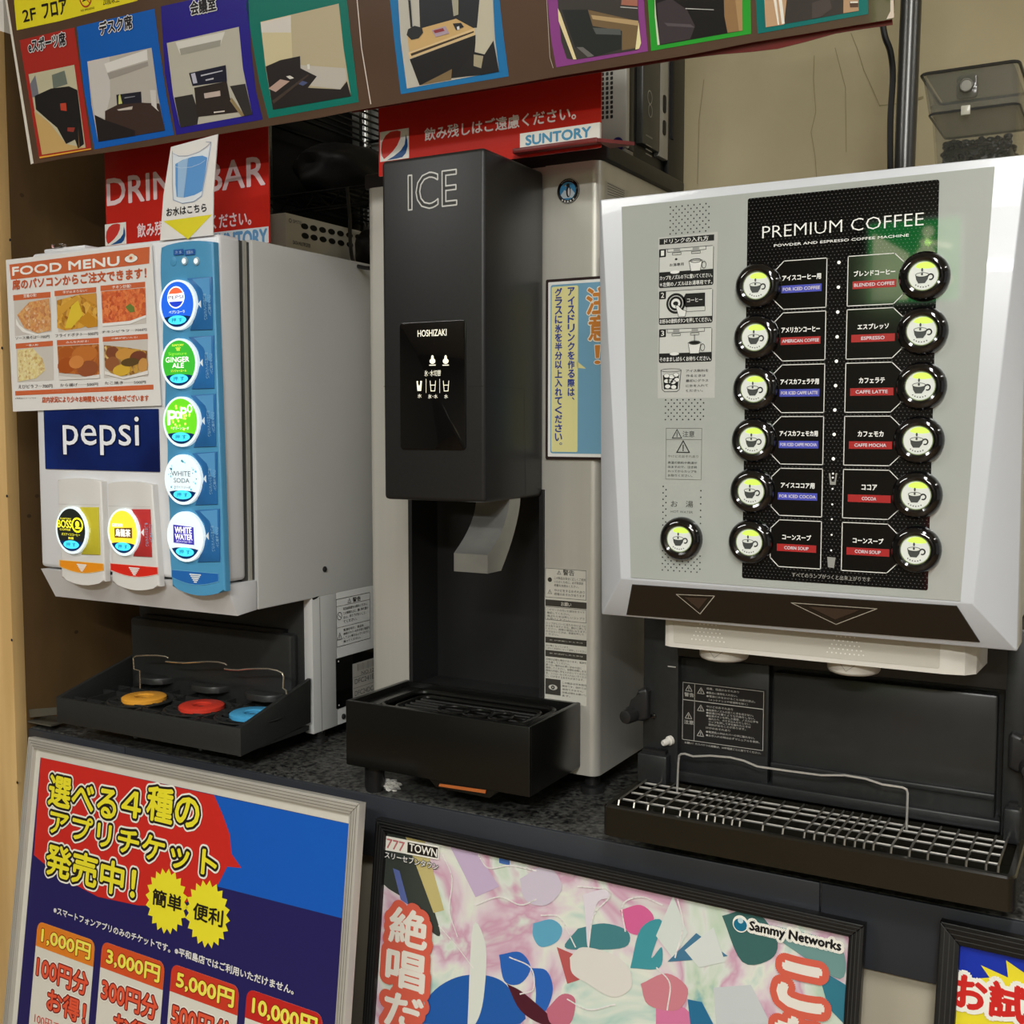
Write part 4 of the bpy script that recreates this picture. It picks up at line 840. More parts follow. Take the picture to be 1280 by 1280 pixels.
warn_sign(b, FF, *zz5(440, 290), .0052, n, dg); b.text(FF, '注意', zz5(472, 268), zz5(540, 303), n, dg, .0, uv=True); warn_sign(b, FF, *zz5(475, 365), .0070, n, dg)
for k, (s, x1) in enumerate((('やけどのおそれあり', 562), ('高温の飲料や熱湯が', 555), ('出ますので、注ぎ終', 555), ('わってからカップを', 552), ('お取りください。', 528))):
    y = 405 + (0 if k == 0 else 12) + k * 24.5; b.text(FF, s, zz5(388, y), zz5(x1, y + 17), n, lg if k == 0 else dg, .01, uv=True)
b.text(FF, 'お', zz5(405, 668), zz5(443, 702), n, dg, uv=True); b.text(FF, '湯', zz5(490, 668), zz5(532, 706), n, dg, uv=True); b.text(FF, 'HOT WATER', zz5(405, 722), zz5(530, 740), n, dg, -.01, uv=True); b.build('lettering', sheet)
# drink buttons
m_ring = mat('button_ring_black', (10, 10, 11), .10, coat=.8); m_face = mat('button_face', (214, 218, 210), .35, em=.16); m_led = mat('green_led_glow', (196, 228, 90), .4, em=.45); m_cup = ink((66, 70, 68), .5)
def cup_button(px, py, parent, label):
    u, v = FF.uv(px, py, .004); b = MB(); O_ = FF.w(u, v, 0); r = .0222
    b.lathe(O_, FF.N, [(r, .0008), (r, .004), (r * .95, .0075), (r * .84, .0098), (r * .72, .0105), (r * .62, .0096), (r * .58, .0075)], m_ring, 40, cap=False)
    bt = b.build('drink_button', parent, label); ABS[bt.name] = ABS[parent.name]
    b = MB(); n = .0082; f = r * .60; b.poly(FF, ell(u, v, f, n=36), n, m_face); b.line(FF, ell(u, v, f * .97, n=36), .0006, n + .0003, ink((150, 170, 110)), True)
    b.poly(FF, ell(u + f * .10, v + f * .60, f * .62, f * .30, 20, 0, 180) + [(u - f * .50, v + f * .56), (u - f * .2, v + f * .48), (u + f * .3, v + f * .46), (u + f * .7, v + f * .5)], n + .0001, m_led)
    b.build('button_face', bt, 'pale face with green light')
    b = MB(); n += .0003; cu, cv = u - f * .05, v - f * .16
    b.poly(FF, [(cu - f * .46, cv + f * .22), (cu - f * .40, cv - f * .10), (cu - f * .26, cv - f * .34), (cu + f * .16, cv - f * .34), (cu + f * .34, cv - f * .08), (cu + f * .40, cv + f * .22)] + ell(cu - f * .03, cv + f * .22, f * .43, f * .13, 9, 0, -180)[1:-1][::1] if False else [(cu - f * .46, cv + f * .22), (cu - f * .40, cv - f * .10), (cu - f * .26, cv - f * .34), (cu + f * .16, cv - f * .34), (cu + f * .34, cv - f * .08), (cu + f * .40, cv + f * .22)], n, m_cup)
    b.poly(FF, ell(cu - f * .03, cv + f * .22, f * .42, f * .14, 18), n + .0002, ink((214, 218, 208), .4, .1)); b.line(FF, ell(cu - f * .03, cv + f * .22, f * .42, f * .14, 18), .0005, n + .0003, m_cup, True)
    b.line(FF, ell(cu + f * .52, cv + f * .06, f * .17, f * .18, 14, -110, 150), .0011, n, m_cup)
    b.poly(FF, ell(cu - f * .03, cv + f * .55, f * .065, f * .13, 10) , n + .0003, m_cup); b.poly(FF, ell(cu - f * .03, cv + f * .26, f * .07, f * .09, 10), n + .0005, m_cup)
    for a in range(232, 310, 13): b.poly(FF, ell(u + f * .76 * math.cos(R(a)), v + f * .76 * math.sin(R(a)), f * .045, n=6), n, m_cup)
    b.build('cup_mark', bt); return bt
LB = [(947.3, 357.4, 'アイスコーヒー用', 'FOR ICED COFFEE', 0, (62, 210)), (945.2, 421.8, 'アメリカンコーヒー', 'AMERICAN COFFEE', 1, 0), (944, 486, 'アイスカフェラテ用', 'FOR ICED CAFFE LATTE', 0, 0), (942.2, 550.3, 'アイスカフェモカ用', 'FOR ICED CAFFE MOCHA', 0, 0), (940.3, 614, 'アイスココア用', 'FOR ICED COCOA', 0, 0), (938, 677.3, 'コーンスープ', 'CORN SOUP', 1, 0)]
RB = [(1155.2, 345.2, 'ブレンドコーヒー', 'BLENDED COFFEE'), (1153, 413.7, 'エスプレッソ', 'ESPRESSO'), (1151.3, 482.6, 'カフェラテ', 'CAFFE LATTE'), (1148.4, 550.3, 'カフェモカ', 'CAFFE MOCHA'), (1146, 618.7, 'ココア', 'COCOA'), (1145, 687, 'コーンスープ', 'CORN SOUP')]
red_, blu_ = ink((172, 44, 44), .3), ink((78, 84, 186), .3); m_box = mat('label_window_black', (10, 9, 8), .1, coat=.3); lw_ = ink((222, 222, 216)); lt = ink((236, 236, 230), .4, .05)
uL = sum(FF.uv(x, y, .004)[0] for x, y, *_ in LB) / 6; uR = sum(FF.uv(x, y, .004)[0] for x, y, *_ in RB) / 6
uLe = (FF.uv(535, 0)[0], FF.uv(1036, 355, .001)[0], FF.uv(1024, 680, .001)[0]); uLr = (uLe[1] + uLe[2]) / 2; uRl = (FF.uv(1061, 350, .001)[0] + FF.uv(1051.5, 680, .001)[0]) / 2
for i in range(6):
    lx, ly, lj, le, lr, _ = LB[i]; rx, ry, rj, re_ = RB[i]; vc = (FF.uv(lx, ly, .004)[1] + FF.uv(rx, ry, .004)[1]) / 2 - .0004
    h = .0228
    for sd, ue, uc, j, e_, c in ((1, uLr, uL, lj, le, red_ if lr else blu_), (-1, uRl, uR, rj, re_, red_)):
        ub = uc + sd * .0175; cut = .0085
        pts = [(ub, vc + h - cut), (ub + sd * cut, vc + h), (ue, vc + h), (ue, vc - h), (ub + sd * cut, vc - h), (ub, vc - h + cut)]
        b = MB(); b.prism(FF, pts, .0010, .0016, m_box); wdw = b.build('label_window', dpan, ('blue' if c is blu_ else 'red') + ' barred drink label window')
        b = MB(); n = .0019; b.line(FF, pts, .0008, n, lw_, True)
        x0, x1 = sorted((ub + sd * .0065, ue - sd * .0045)); b.poly(FF, [(x0, vc - .0075), (x1, vc - .0075), (x1, vc - .0005), (x0, vc - .0005)][:4], n, c)
        L = min(len(j) * .0046, (x1 - x0) * .96); m0 = (x0 + x1) / 2; b.text(FF, j, (m0 - L / 2, vc + .0090), (m0 + L / 2, vc + .0040), n + .0002, lt, .07, uv=True)
        L = min(len(e_) * .0026, (x1 - x0) * .92); b.text(FF, e_, (m0 - L / 2, vc - .0025), (m0 + L / 2, vc - .0055), n + .0002, ink((220, 214, 220)), .06, uv=True)
        b.build('label_print', wdw)
for x, y, j, *_ in LB: cup_button(x, y, dpan, 'black ringed drink button')
for x, y, j, *_ in RB: cup_button(x, y, dpan, 'black ringed drink button')
cup_button(851, 673.5, sheet, 'black ringed hot water button')
b = MB(); n = .0016; zz = zc(4.572, 920, 220)
b.text(FF, 'PREMIUM COFFEE', FF.uv(953, 283.5, n), FF.uv(1155, 283.5, n), n, lt, -.018, uv=True) if False else b.text(FF, 'PREMIUM COFFEE', (FF.uv(953, 283, n)), (FF.uv(1154.5, 281.5, n)), n, lt, -.010, uv=True)
b.text(FF, 'POWDER AND ESPRESSO COFFEE MACHINE', FF.uv(967.5, 305.5, n), FF.uv(1136, 295.5, n), n, lt, .05, uv=True)
b.text(FF, 'すべてのランプがつくと出来上がりです', FF.uv(990, 715.5, n), FF.uv(1088, 727.5, n), n, ink((160, 158, 150)), .01, uv=True)
for k, (px, py) in enumerate(((1048.7, 328), (1048, 359), (1047.2, 390), (1046.4, 421), (1045.5, 451.5), (1044.5, 482), (1043.5, 512.5), (1042.7, 543), (1041.7, 573.5), (1041.3, 592), (1041.1, 597), (1040.7, 611), (1040.4, 630.5), (1039.8, 649), (1039.5, 668.5), (1039, 688))):
    u, v = FF.uv(px, py, n); b.poly(FF, ell(u, v, .0016 if k < 9 else .0009, n=12), n, mat('lamp_dot', (240, 240, 232), .3, em=.3))
gy = ink((150, 150, 144)); b.poly(FF, FF.pts([(1036, 591.5), (1037.5, 606), (1044.5, 606), (1046.5, 591.5), (1044.5, 591.5), (1043, 602), (1039.5, 602), (1038, 591.5)], n), n, gy); b.poly(FF, FF.pts([(1034, 696), (1035, 709), (1042.5, 710), (1044.5, 697)], n), n, gy)
b.build('panel_print', dpan)
# sloping lower edge with the dark window
A_, B_ = FF.w(*G[3], 0), FO.w(*O[3], 0); C_ = FF.w(*G[2], 0)
Vv = (A_ - Vector((A_.x, B_.y, B_.z))).normalized(); SL = Pl(Vector((0, B_.y, B_.z)), (1, 0, 0), Vv)
b = MB(); q = SL.pts([(790, 731), (1196, 758), (1225, 803), (783, 768.5)], .001); b.prism(SL, q, -.0005, .001, mat('smoked_window', (36, 30, 22), .22, coat=.2)); win = b.build('nozzle_window', cdoor, 'smoked brown window with two arrow outlines')
n = .0013
for tri in (((845.5, 743), (893, 745), (875, 767.5)), ((989, 753.5), (1096, 761), (1045, 780.5))):
    b = MB(); q = SL.pts(tri, n); b.line(SL, q, .0008, n, ink((206, 200, 184)), True); cu = sum(p[0] for p in q) / 3; cv = sum(p[1] for p in q) / 3
    b.poly(SL, [(cu + (x - cu) * .6, cv + (y - cv) * .6) for x, y in q], n, ink((74, 58, 46))); b.build('arrow_print', win)
# nozzle cover and cups
u0, v1 = front(1.13).uv(827, 775); u1, v0 = front(1.13).uv(1222, 847); m_cw = mat('warm_white_plastic', (214, 210, 200), .3)
b = MB(); b.prism(flatz(0), [(u0 + .012, 1.205)] + [(u0, 1.205), (u0, 1.142), (u0 + .003, 1.134), (u0 + .010, 1.13), (u1 - .030, 1.13), (u1 - .012, 1.134), (u1 - .003, 1.145), (u1, 1.205)], v0, -.2035, m_cw, .003); nc = b.build('nozzle_cover', cm)
np_ = front(1.13); b = MB(); n = .0004; b.poly(np_, rr(u0 + .014, v0 + .005, u1 - .034, -.2042, .002), n, ink((196, 192, 180), .25))
for cx, w in ((885, .019), (1057, .020)):
    cu = np_.uv(cx, 800)[0]
    for k in range(5):
        for j in range(9 - k if k else 9):
            b.poly(np_, ell(cu + (j - (8 - k) / 2) * .0044, v0 + .011 + k * .0042 if False else -.2085 - (4 - k) * .0042 + .001 * 0, .0009, n=6), n + .0002, ink((236, 234, 226)))
b.build('perforation_print', nc, kind='stuff')
for px, py in ((905, 822), (1067, 839)):
    P0 = front(1.165).uv(px, py); b = MB(); r = .0262
    b.lathe((P0[0], 1.165, ZC + v0 - .0145), (0, 0, 1), [(r * .80, 0), (r * .94, .0016), (r, .004), (r, .0142)], m_cw, 32); b.build('nozzle_cap', nc, 'round white nozzle cap')
    b = MB(); pl = front(1.165 - r); b.line(pl, [(P0[0] - .008, v0 - .001), (P0[0] - .002, v0 - .009), (P0[0] + .008, v0 - .001)], .0005, .0004, ink((150, 146, 136))); b.build('moulded_mark', nc)
# lower housing
m_low = mat('charcoal_housing', (36, 38, 38), .38, noise=.12, nscale=120, bump=.03)
b = MB(); b.zbox(-.4985, -.4545, 1.2055, 1.50, -.435, -.199, m_low, .003); b.zbox(-.112, -.092, 1.2055, 1.50, -.435, -.199, m_low, .003); b.zbox(-.4545, -.112, 1.228, 1.50, -.435, -.199, m_low)
b.zbox(-.49, -.10, 1.206, 1.23, -.262, -.199, m_low, .002); lo = b.build('lower_housing', cm, 'dark recess housing')
jp = front(1.2055)
b = MB(); x0 = front(1.215).uv(846, 850)[0]; x1 = front(1.215).uv(962, 850)[0]; b.zbox(x0, x1, 1.214, 1.228, -.40, -.2635, m_low, .002); lpn = b.build('label_panel', lo)
b = MB(); x2 = front(1.212).uv(966, 850)[0]; x3 = front(1.212).uv(1247, 900)[0]; zb = front(1.212).uv(1246, 1026)[1]
b.zbox(x2, x3, 1.213, 1.228, zb, -.2695, mat('waste_door_grey', (44, 45, 44), .3, noise=.06, nscale=60), .003); zl = front(1.21).uv(963, 952)[1]; b.zbox(x2, x3, 1.208, 1.214, zl - .006, zl, m_low, .0015); b.build('waste_door', lo, 'large dark grey front door of the recess')
b = MB(); b.zbox(-.4545, -.112, 1.208, 1.228, -.4085, -.396, m_low, .002); b.build('sill', lo)
lbp = front(1.214); b = MB(); n = .0005; zz8 = lambda x, y: lbp.uv(780 + x / 6.4, 800 + y / 6.4, n); wg = ink((176, 174, 166))
a = zz8(472, 338); c = zz8(1110, 885); W_, H_ = c[0] - a[0], a[1] - c[1]; P = lambda x, y: (a[0] + W_ * x, c[1] + H_ * y)
b.poly(lbp, [P(-.03, 1.03), P(1.03, 1.03), P(1.03, -.1), P(-.03, -.1)], n - .0002, ink((30, 30, 30)))
b.line(lbp, [P(0, 0), P(1, 0), P(1, 1), P(0, 1)], .0006, n, wg, True); b.line(lbp, [P(.15, 0), P(.15, 1)], .0005, n, wg); b.line(lbp, [P(0, .70), P(1, .70)], .0009, n, wg)
for x, y in ((.075, .90), (.23, .88), (.23, .58), (.075, .42), (.23, .14)): warn_sign(b, lbp, *P(x, y), .0042, n, wg)
b.text(lbp, '警告', P(.02, .83), P(.14, .76), n, wg, .02, uv=True); b.text(lbp, '注意', P(.02, .35), P(.14, .28), n, wg, .02, uv=True)
for s, x, y, w_ in (('感電、怪我のおそれあり', .3, .96, .40), ('●製品に異物を入れない。', .3, .89, .38), ('●電源に水をかけることは絶対禁止。', .3, .83, .60), ('（メンテナンスや修理時を除く）', .33, .77, .48), ('やけどのおそれあり', .3, .65, .33), ('●給湯中ノズルの近くに手を出さない。', .3, .59, .58), ('●給湯口を塞ぐような行為をしない。', .3, .54, .60), ('●給湯ボタンを押した直後、ノズルに手を', .3, .49, .64),
                    ('触れたり、のぞき込んだりしない。', .33, .44, .52), ('コップを押して手を触れたときは', .33, .39, .52), ('飲料が出ることがあります。', .33, .34, .46), ('けがのおそれあり', .3, .28, .30), ('●電源投入中はカバーの中に触れない。', .3, .21, .60), ('●お手入れの時は必ずマニュアルを参照。', .3, .15, .66), ('お願い！カスバケツの廃棄は、20杯程度ごとに捨ててください。', .03, -.03, .95)):
    b.text(lbp, s, P(x, y), P(x + w_, y - .038), n, wg, .015, uv=True)
b.build('warning_print', lpn)
# knobs, peg, screws
def kn(px, mir):
    u = px; b = MB()
    pts = [(0, .020), (.010, .024), (.013, .020), (.013, -.012), (.006, -.016), (-.010, -.016), (-.016, -.012), (-.016, -.003), (-.010, .001), (-.004, .006)]
    b.prism(jp, [(u + (x if not mir else -x), -.325 + y) for x, y in pts], -.02, .010, m_blk, .004, 3); b.lathe(jp.w(u + (-.004 if not mir else .004), -.334, .002), (-.2 if not mir else .2, -1, 0), [(.0085, 0), (.0085, .020), (.0075, .023), (.004, .024)], m_blk, 20); return b.build('latch_knob', lo)
ua = jp.uv(800, 915)[0]; kn(ua, False); kn(-.093, True)
for px, py in ((817, 895), (1266, 950)):
    u, v = jp.uv(px, py); b = MB(); b.lathe(jp.w(u, v, 0), jp.N, [(.0035, 0), (.0033, .0016), (.0015, .0024)], m_gloss, 16); b.build('screw', lo)
u, v = jp.uv(839, 925); b = MB(); b.lathe(jp.w(u, v, 0), (-.45, -1, -.15), [(.0055, 0), (.0055, .004), (.0040, .005), (.0036, .012), (.0028, .0135)], m_cw, 16); b.build('white_peg', lo, 'small white peg')
b = MB(); b.rect(jp, (835, 832), (845, 834.5), .0008, ink((190, 190, 184))); b.build('white_clip', lo)
for x0, x1 in ((-.4985, -.462), (-.108, -.092)):
    b = MB(); b.zbox(x0, x1, 1.19, 1.2055, -.412, -.376, m_low, .003); b.zbox(x0 + .004, x1 - .004, 1.196, 1.2055, -.376, -.372, m_deep); b.build('hinge_block', lo)
# drip tray with wire grid
m_ct = mat('brown_black_gloss_plastic', (28, 26, 20), .2, noise=.06, nscale=60, coat=.2)
X0, X1, Y0, Y1, Z0, Z1 = -.4990, -.0870, 1.095, 1.2065, -.4425, -.4095
tr = None; b = MB()
def shell(D, X0, X1, Y0, Y1, Z0, Z1, t, m, r=.008):
    out = rr(X0, Y0, X1, Y1, r); inn = rr(X0 + t, Y0 + t, X1 - t, Y1 - t, max(r - t, .003)); fz = flatz(0); k = len(out)
    vs = [fz.w(*p, Z0) for p in [(x * 1 + (0), y) for x, y in out]] + [fz.w(*p, Z1 - .002) for p in out] + [fz.w(x, y, Z1) for x, y in rr(X0 + .0015, Y0 + .0015, X1 - .0015, Y1 - .0015, r)] + [fz.w(*p, Z1) for p in inn] + [fz.w(*p, Z0 + .006) for p in inn]
    fs = []
    for l in range(4):
        for i in range(k): j = (i + 1) % k; fs.append((l * k + i, l * k + j, (l + 1) * k + j, (l + 1) * k + i))
    fs.append([4 * k + i for i in range(k)]); fs.append([i for i in range(k)][::-1]); D.raw(vs, fs, m)
shell(b, X0, X1, Y0, Y1, Z0, Z1, .007, m_ct); tr = b.build('drip_tray', cm, 'long glossy brown-black drip tray')
gz = -.4065; gpl = flatz(gz); zt_ = zc(2.3704, 740, 700)
fx = [gpl.uv(*p)[0] for p in zt_((65, 720), (108, 730), (150, 737), (198, 745), (245, 755), (272, 760), (298, 765), (322, 771), (345, 777), (370, 782), (395, 788), (420, 790), (488, 803), (550, 812), (615, 823), (645, 828), (675, 835), (703, 843), (733, 848), (763, 855), (792, 858), (822, 860), (875, 870), (930, 880), (985, 890), (1042, 900), (1100, 912), (1160, 922), (1197, 928))]
m_xw = mat('cross_wire_metal', (150, 146, 136), .3, metal=.9); yr = [1.186, 1.170, 1.147, 1.122]
for x in fx:
    b = MB(); b.tube([(x, 1.193, ZC + gz), (x, 1.118, ZC + gz), (x, 1.112, ZC + gz - .001), (x, 1.109, ZC + gz - .008)], .0012, m_xw, 6); b.build('cross_wire', tr)
for y in yr: b = MB(); b.tube([(fx[0], y, ZC + gz - .0026), (fx[-1], y, ZC + gz - .0026)], .0013, m_chrome, 6); b.build('long_wire', tr)
b = MB(); gp = front(1.178); q = [gp.w(*gp.uv(*p)) for p in zt_((252, 690), (256, 600), (258, 580), (264, 575), (275, 574), (300, 582), (350, 580), (410, 585), (450, 595), (490, 612), (580, 625), (680, 638), (750, 638), (810, 648), (860, 665), (920, 674), (932, 680), (935, 690), (932, 802))]
b.tube(q, .0013, m_chrome, 8); b.build('cup_guard_wire', tr, 'bent chrome cup guard wire')
for x in (-.48, -.11):
    for y in (1.25, 1.47): b = MB(); b.lathe((x, y, ZC + ZT), (0, 0, 1), [(.018, 0), (.018, .01), (.012, .012), (.012, .0345)], m_blk, 16); b.build('foot', cm)
# ================================================================== BEAN HOPPER
bh = thing('bean_hopper', 'smoky clear coffee bean hopper on top of the coffee machine', 'hopper', (-.165, 1.31, ZC + .2377))
hx = lambda px, py: front(1.25).uv(px, py)
m_smoke = mat('smoky_clear_plastic', (96, 96, 86), .06, spec=.6); m_smoke.node_tree.nodes['Principled BSDF'].inputs['Alpha'].default_value = .17
def taper(D, z0, x0, x1, y0, y1, z1, X0, X1, Y0, Y1, r, m, t=.002, close=True):
    k = None; rings = []
    for (a0, a1, c0, c1, z) in ((x0, x1, y0, y1, z0), (X0, X1, Y0, Y1, z1)): rings.append([(x, y, ZC + z) for x, y in rr(a0, c0, a1, c1, r, 4)])
    for (a0, a1, c0, c1, z) in ((X0 + t, X1 - t, Y0 + t, Y1 - t, z1), (x0 + t, x1 - t, y0 + t, y1 - t, z0 + t)): rings.append([(x, y, ZC + z) for x, y in rr(a0, c0, a1, c1, r - t, 4)])
    k = len(rings[0]); vs = sum(rings, []); fs = []
    for l in range(3):
        for i in range(k): j = (i + 1) % k; fs.append((l * k + i, l * k + j, (l + 1) * k + j, (l + 1) * k + i))
    fs.append(list(range(k))[::-1]); fs.append([3 * k + i for i in range(k)]); D.raw(vs, fs, m)
xa, zl_ = hx(1163, 143); xb = hx(1273, 133)[0]; xt0, ztop = hx(1153, 95); xt1 = hx(1272, 76)[0]; xc0, zc0 = hx(1168, 190)
b = MB(); taper(b, .2385, xa + .006, xb - .004, 1.26, 1.35, zl_, xa, xb, 1.252, 1.36, .008, m_smoke); b.build('container', bh)
b = MB(); m_lid = mat('smoky_lid', (98, 100, 94), .08, spec=.7); m_lid.node_tree.nodes['Principled BSDF'].inputs['Alpha'].default_value = .34
taper(b, zl_ - .002, xa - .002, xb + .001, 1.25, 1.362, ztop, xt0, xt1 + .001, 1.245, 1.368, .007, m_lid); b.zbox(xt0 + .004, xt1 - .003, 1.249, 1.364, ztop - .002, ztop, m_lid, .0008)
b.tube([(x, y, ZC + ztop) for x, y in rr(xt0 - .001, 1.244, xt1 + .002, 1.369, .008, 4)], .0016, mat('dark_lid_rim', (50, 50, 48), .2), 6, True)
b.tube([(x, y, ZC + zl_) for x, y in rr(xa - .002, 1.249, xb + .001, 1.363, .008, 4)], .0012, mat('dark_lid_rim', (50, 50, 48), .2), 6, True); lid = b.build('lid', bh, 'darker smoky lid')
hp2 = front(1.2465); u, v = hp2.uv(1209, 108)
b = MB(); b.prism(hp2, rr(u - .010, v - .012, u + .010, v + .011, .004), -.002, .003, m_lid, .001); b.lathe(hp2.w(u, v, .002), hp2.N, [(.0068, 0), (.0068, .004), (.006, .005), (.0055, .005), (.005, .004)], mat('lock_metal', (120, 118, 110), .35, metal=.7), 28); b.build('key_lock', lid, 'chrome key lock')
b = MB(); b.zbox(u - .002 - .003, u + .004, 1.2435, 1.246, v - .0285, v - .019, mat('clear_tab', (190, 188, 172), .2), .0008); b.build('tab', lid)
b = MB(); m_bean = mat('dark_roast_bean', (16, 12, 10), .35); rnd = random.Random(3); zlev = hx(1200, 172)[1]
b.zbox(xa + .010, xb - .008, 1.266, 1.344, .241, zlev - .006, m_bean, .003)
for k in range(260):
    t = rnd.random(); x = xa + .011 + rnd.random() * (xb - xa - .020); y = 1.262 + rnd.random() * .08 if t < .5 else 1.2605 + rnd.random() * .006; z = zlev - rnd.random() * .006 if t < .5 else .243 + rnd.random() * (zlev - .244)
    bm = bmesh.new(); bmesh.ops.create_uvsphere(bm, u_segments=8, v_segments=6, radius=1)
    M_ = Matrix.Translation((x, y, ZC + z)) @ Matrix.Rotation(rnd.random() * 6, 4, 'Z') @ Matrix.Rotation(rnd.random() * 6, 4, 'X') @ Matrix.Diagonal((.0050, .0033, .0026, 1))
    bm.transform(M_); b._bm(bm, m_bean)
tag(b.build('coffee_beans', kind='stuff'), 'dark roasted coffee beans filling the bottom of the clear hopper', 'coffee beans')
# ================================================================== BANNER
th = R(7)
BN = Pl((-.80, 1.115, ZC + .42), (math.cos(R(.8)), 0, -math.sin(R(.8))), (0, 0, 1))
BN.V = (Vector((0, -math.sin(th), math.cos(th))) + BN.U * math.sin(R(.8)) * .9).normalized(); BN.V = (BN.V - BN.U * BN.V.dot(BN.U)).normalized(); BN.N = BN.U.cross(BN.V).normalized()
bn = thing('banner', 'long brown glossy vinyl banner with framed room photographs across the top', 'banner', (-.80, 1.115, ZC + .42))
m_vinyl = mat('brown_vinyl', (92, 70, 54), .25, noise=.08, nscale=8, bump=0, coat=.3)
m_vred = mat('dark_red_hem', (112, 30, 26), .35, noise=.2, nscale=10)
za = zc(5.333, 0, 0); zb_ = zc(4.923, 200, 0); zd = zc(4.923, 440, 0); ze = zc(4.923, 680, 0); zf_ = zc(5.565, 900, 0)
bot = [(40, 205.5), (80, 198), (127.5, 191.5), (185, 183), (240, 173.5), (330, 158.5), (400, 147), (440, 139), (460, 135.5), (540, 122), (620, 109), (700, 95), (780, 82), (860, 69), (940, 53), (1008, 42), (1060, 33), (1115, 24)]
b = MB(); pts = [BN.uv(*p) for p in [(-2, -70)] + [(8, 0)] + bot + [(1118, 15), (1120, -60)]]
b.prism(BN, pts, -.0012, 0, m_vinyl); b.build('vinyl_sheet', bn)
hem = [(440, 139), (540, 122), (620, 109), (700, 95), (780, 82), (860, 69), (940, 53), (1008, 42), (1060, 33), (1115, 23), (1116, 31), (1080, 36), (1044, 42), (1008, 52), (972, 61), (938, 65), (900, 68), (860, 73), (780, 86), (700, 98), (620, 111), (540, 124), (440, 141)]
b = MB(); b.prism(BN, BN.pts(hem, -.006), -.007, -.0055, m_vred); b.build('folded_hem', bn, 'dark red underside hem')
def shades(n): return n
def panel(corner_px, n, c, name):
    b = MB(); b.pp(BN, corner_px, n, ink(c, .25)); b.build(name, bn)
NP = .0004
yel = (236, 222, 44)
b = MB(); b.pp(BN, za((95, 24), (112, 202), (400, 140), (915, 5), (940, -60), (300, -60), (92, -60)), NP, ink(yel, .25)); yp = b.build('title_bar', bn, 'yellow title bar')
b = MB(); n = NP + .0003; kk = ink((40, 34, 26), .25)
b.text(BN, '2F', za((150, 72))[0], za((245, 128))[0], n, kk, .05); b.text(BN, 'フロア', za((280, 30))[0], za((452, 88))[0], n, kk, .07)
u, v = BN.uv(*za((574, 0))[0]); b.line(BN, ell(u, v + .002, .0105, .0105), .0020, n, ink((206, 70, 40)), True); b.line(BN, [(u - .007, v + .009), (u + .007, v - .005)], .0016, n, ink((206, 70, 40))); b.line(BN, [(u - .006, v - .0005), (u + .005, v + .001)], .0018, n - .0001, kk)
b.text(BN, 'NO SMOKING', za((540, 66))[0], za((632, 58))[0], n, kk); b.text(BN, '20歳以上', za((684, -20))[0], za((800, 14))[0], n, kk); b.build('lettering', yp)
def photo(name, outer, col, inner, base, shapes, title=None, label=None):
    b = MB(); b.pp(BN, outer, NP, ink(col, .25)); fr = b.build('photo_frame', bn, label)
    b = MB(); b.pp(BN, inner, NP + .0003, ink(base, .3))
    for k, (pts, c) in enumerate(shapes): b.pp(BN, pts, NP + .0004 + .00006 * k, ink(c, .3))
    b.build('printed_photo', fr)
    if title:
        b = MB(); s, a, c = title; b.text(BN, s, a, c, NP + .0012, ink((30, 26, 30), .3), .07, ((ink((240, 240, 240), .3), .0016),)); b.build('lettering', fr)
photo('a', za((130, 268), (495, 183), (610, 1000), (262, 1060)), (172, 48, 40), za((190, 495), (495, 432), (570, 985), (280, 1032)), (196, 190, 160),
      [(za((228, 740), (330, 820), (440, 960), (570, 985), (280, 1032)), (206, 170, 108)), (za((200, 560), (235, 500), (260, 640), (215, 650)), (120, 120, 130)), (za((345, 500), (430, 470), (450, 560), (355, 590)), (110, 120, 110)), (za((230, 640), (340, 590), (460, 575), (515, 600), (560, 960), (520, 990), (500, 930), (440, 960), (380, 850), (320, 800), (240, 730)), (34, 32, 32)), (za((400, 690), (440, 686), (445, 740), (405, 735)), (190, 70, 50)), (za((450, 850), (500, 850), (490, 880), (450, 875)), (150, 60, 50)), (za((520, 840), (530, 980), (526, 982)), (140, 110, 70)), (za((262, 1045), (608, 988), (608, 996), (264, 1056)), (230, 170, 60))],
      ('eスポーツ席', *za((190, 270)), *za((446, 302))), 'red framed photograph of chairs')
photo('b', za((512, 178), (1030, 58), (1060, 300), (1110, 640), (1160, 900), (630, 996), (560, 600)), (24, 96, 186), za((582, 410), (1010, 318), (1050, 620), (1100, 870), (655, 945), (610, 700)), (188, 182, 172),
      [(za((582, 410), (730, 378), (735, 640), (700, 790), (630, 770)), (206, 202, 196)), (za((695, 425), (980, 330), (985, 400), (715, 482)), (228, 226, 220)), (za((715, 488), (985, 410), (990, 440), (730, 530)), (160, 154, 146)), (za((775, 632), (940, 610), (945, 690), (780, 702)), (34, 34, 44)), (za((700, 740), (780, 700), (940, 684), (1062, 690), (1100, 870), (700, 938)), (64, 48, 42)), (za((630, 765), (700, 800), (760, 820), (900, 870), (900, 905), (655, 945)), (38, 32, 32)), (za((780, 730), (885, 708), (880, 730), (790, 738)), (200, 190, 180)), (za((790, 640), (800, 625), (815, 690), (790, 695)), (210, 210, 130)), (za((1000, 600), (1040, 600), (1045, 720), (1060, 745), (1010, 700)), (210, 206, 200)), (za((830, 650), (900, 640), (900, 644), (830, 656)), (160, 160, 170))],
      ('デスク席', *za((664, 150)), *za((890, 190))), 'blue framed photograph of a desk')
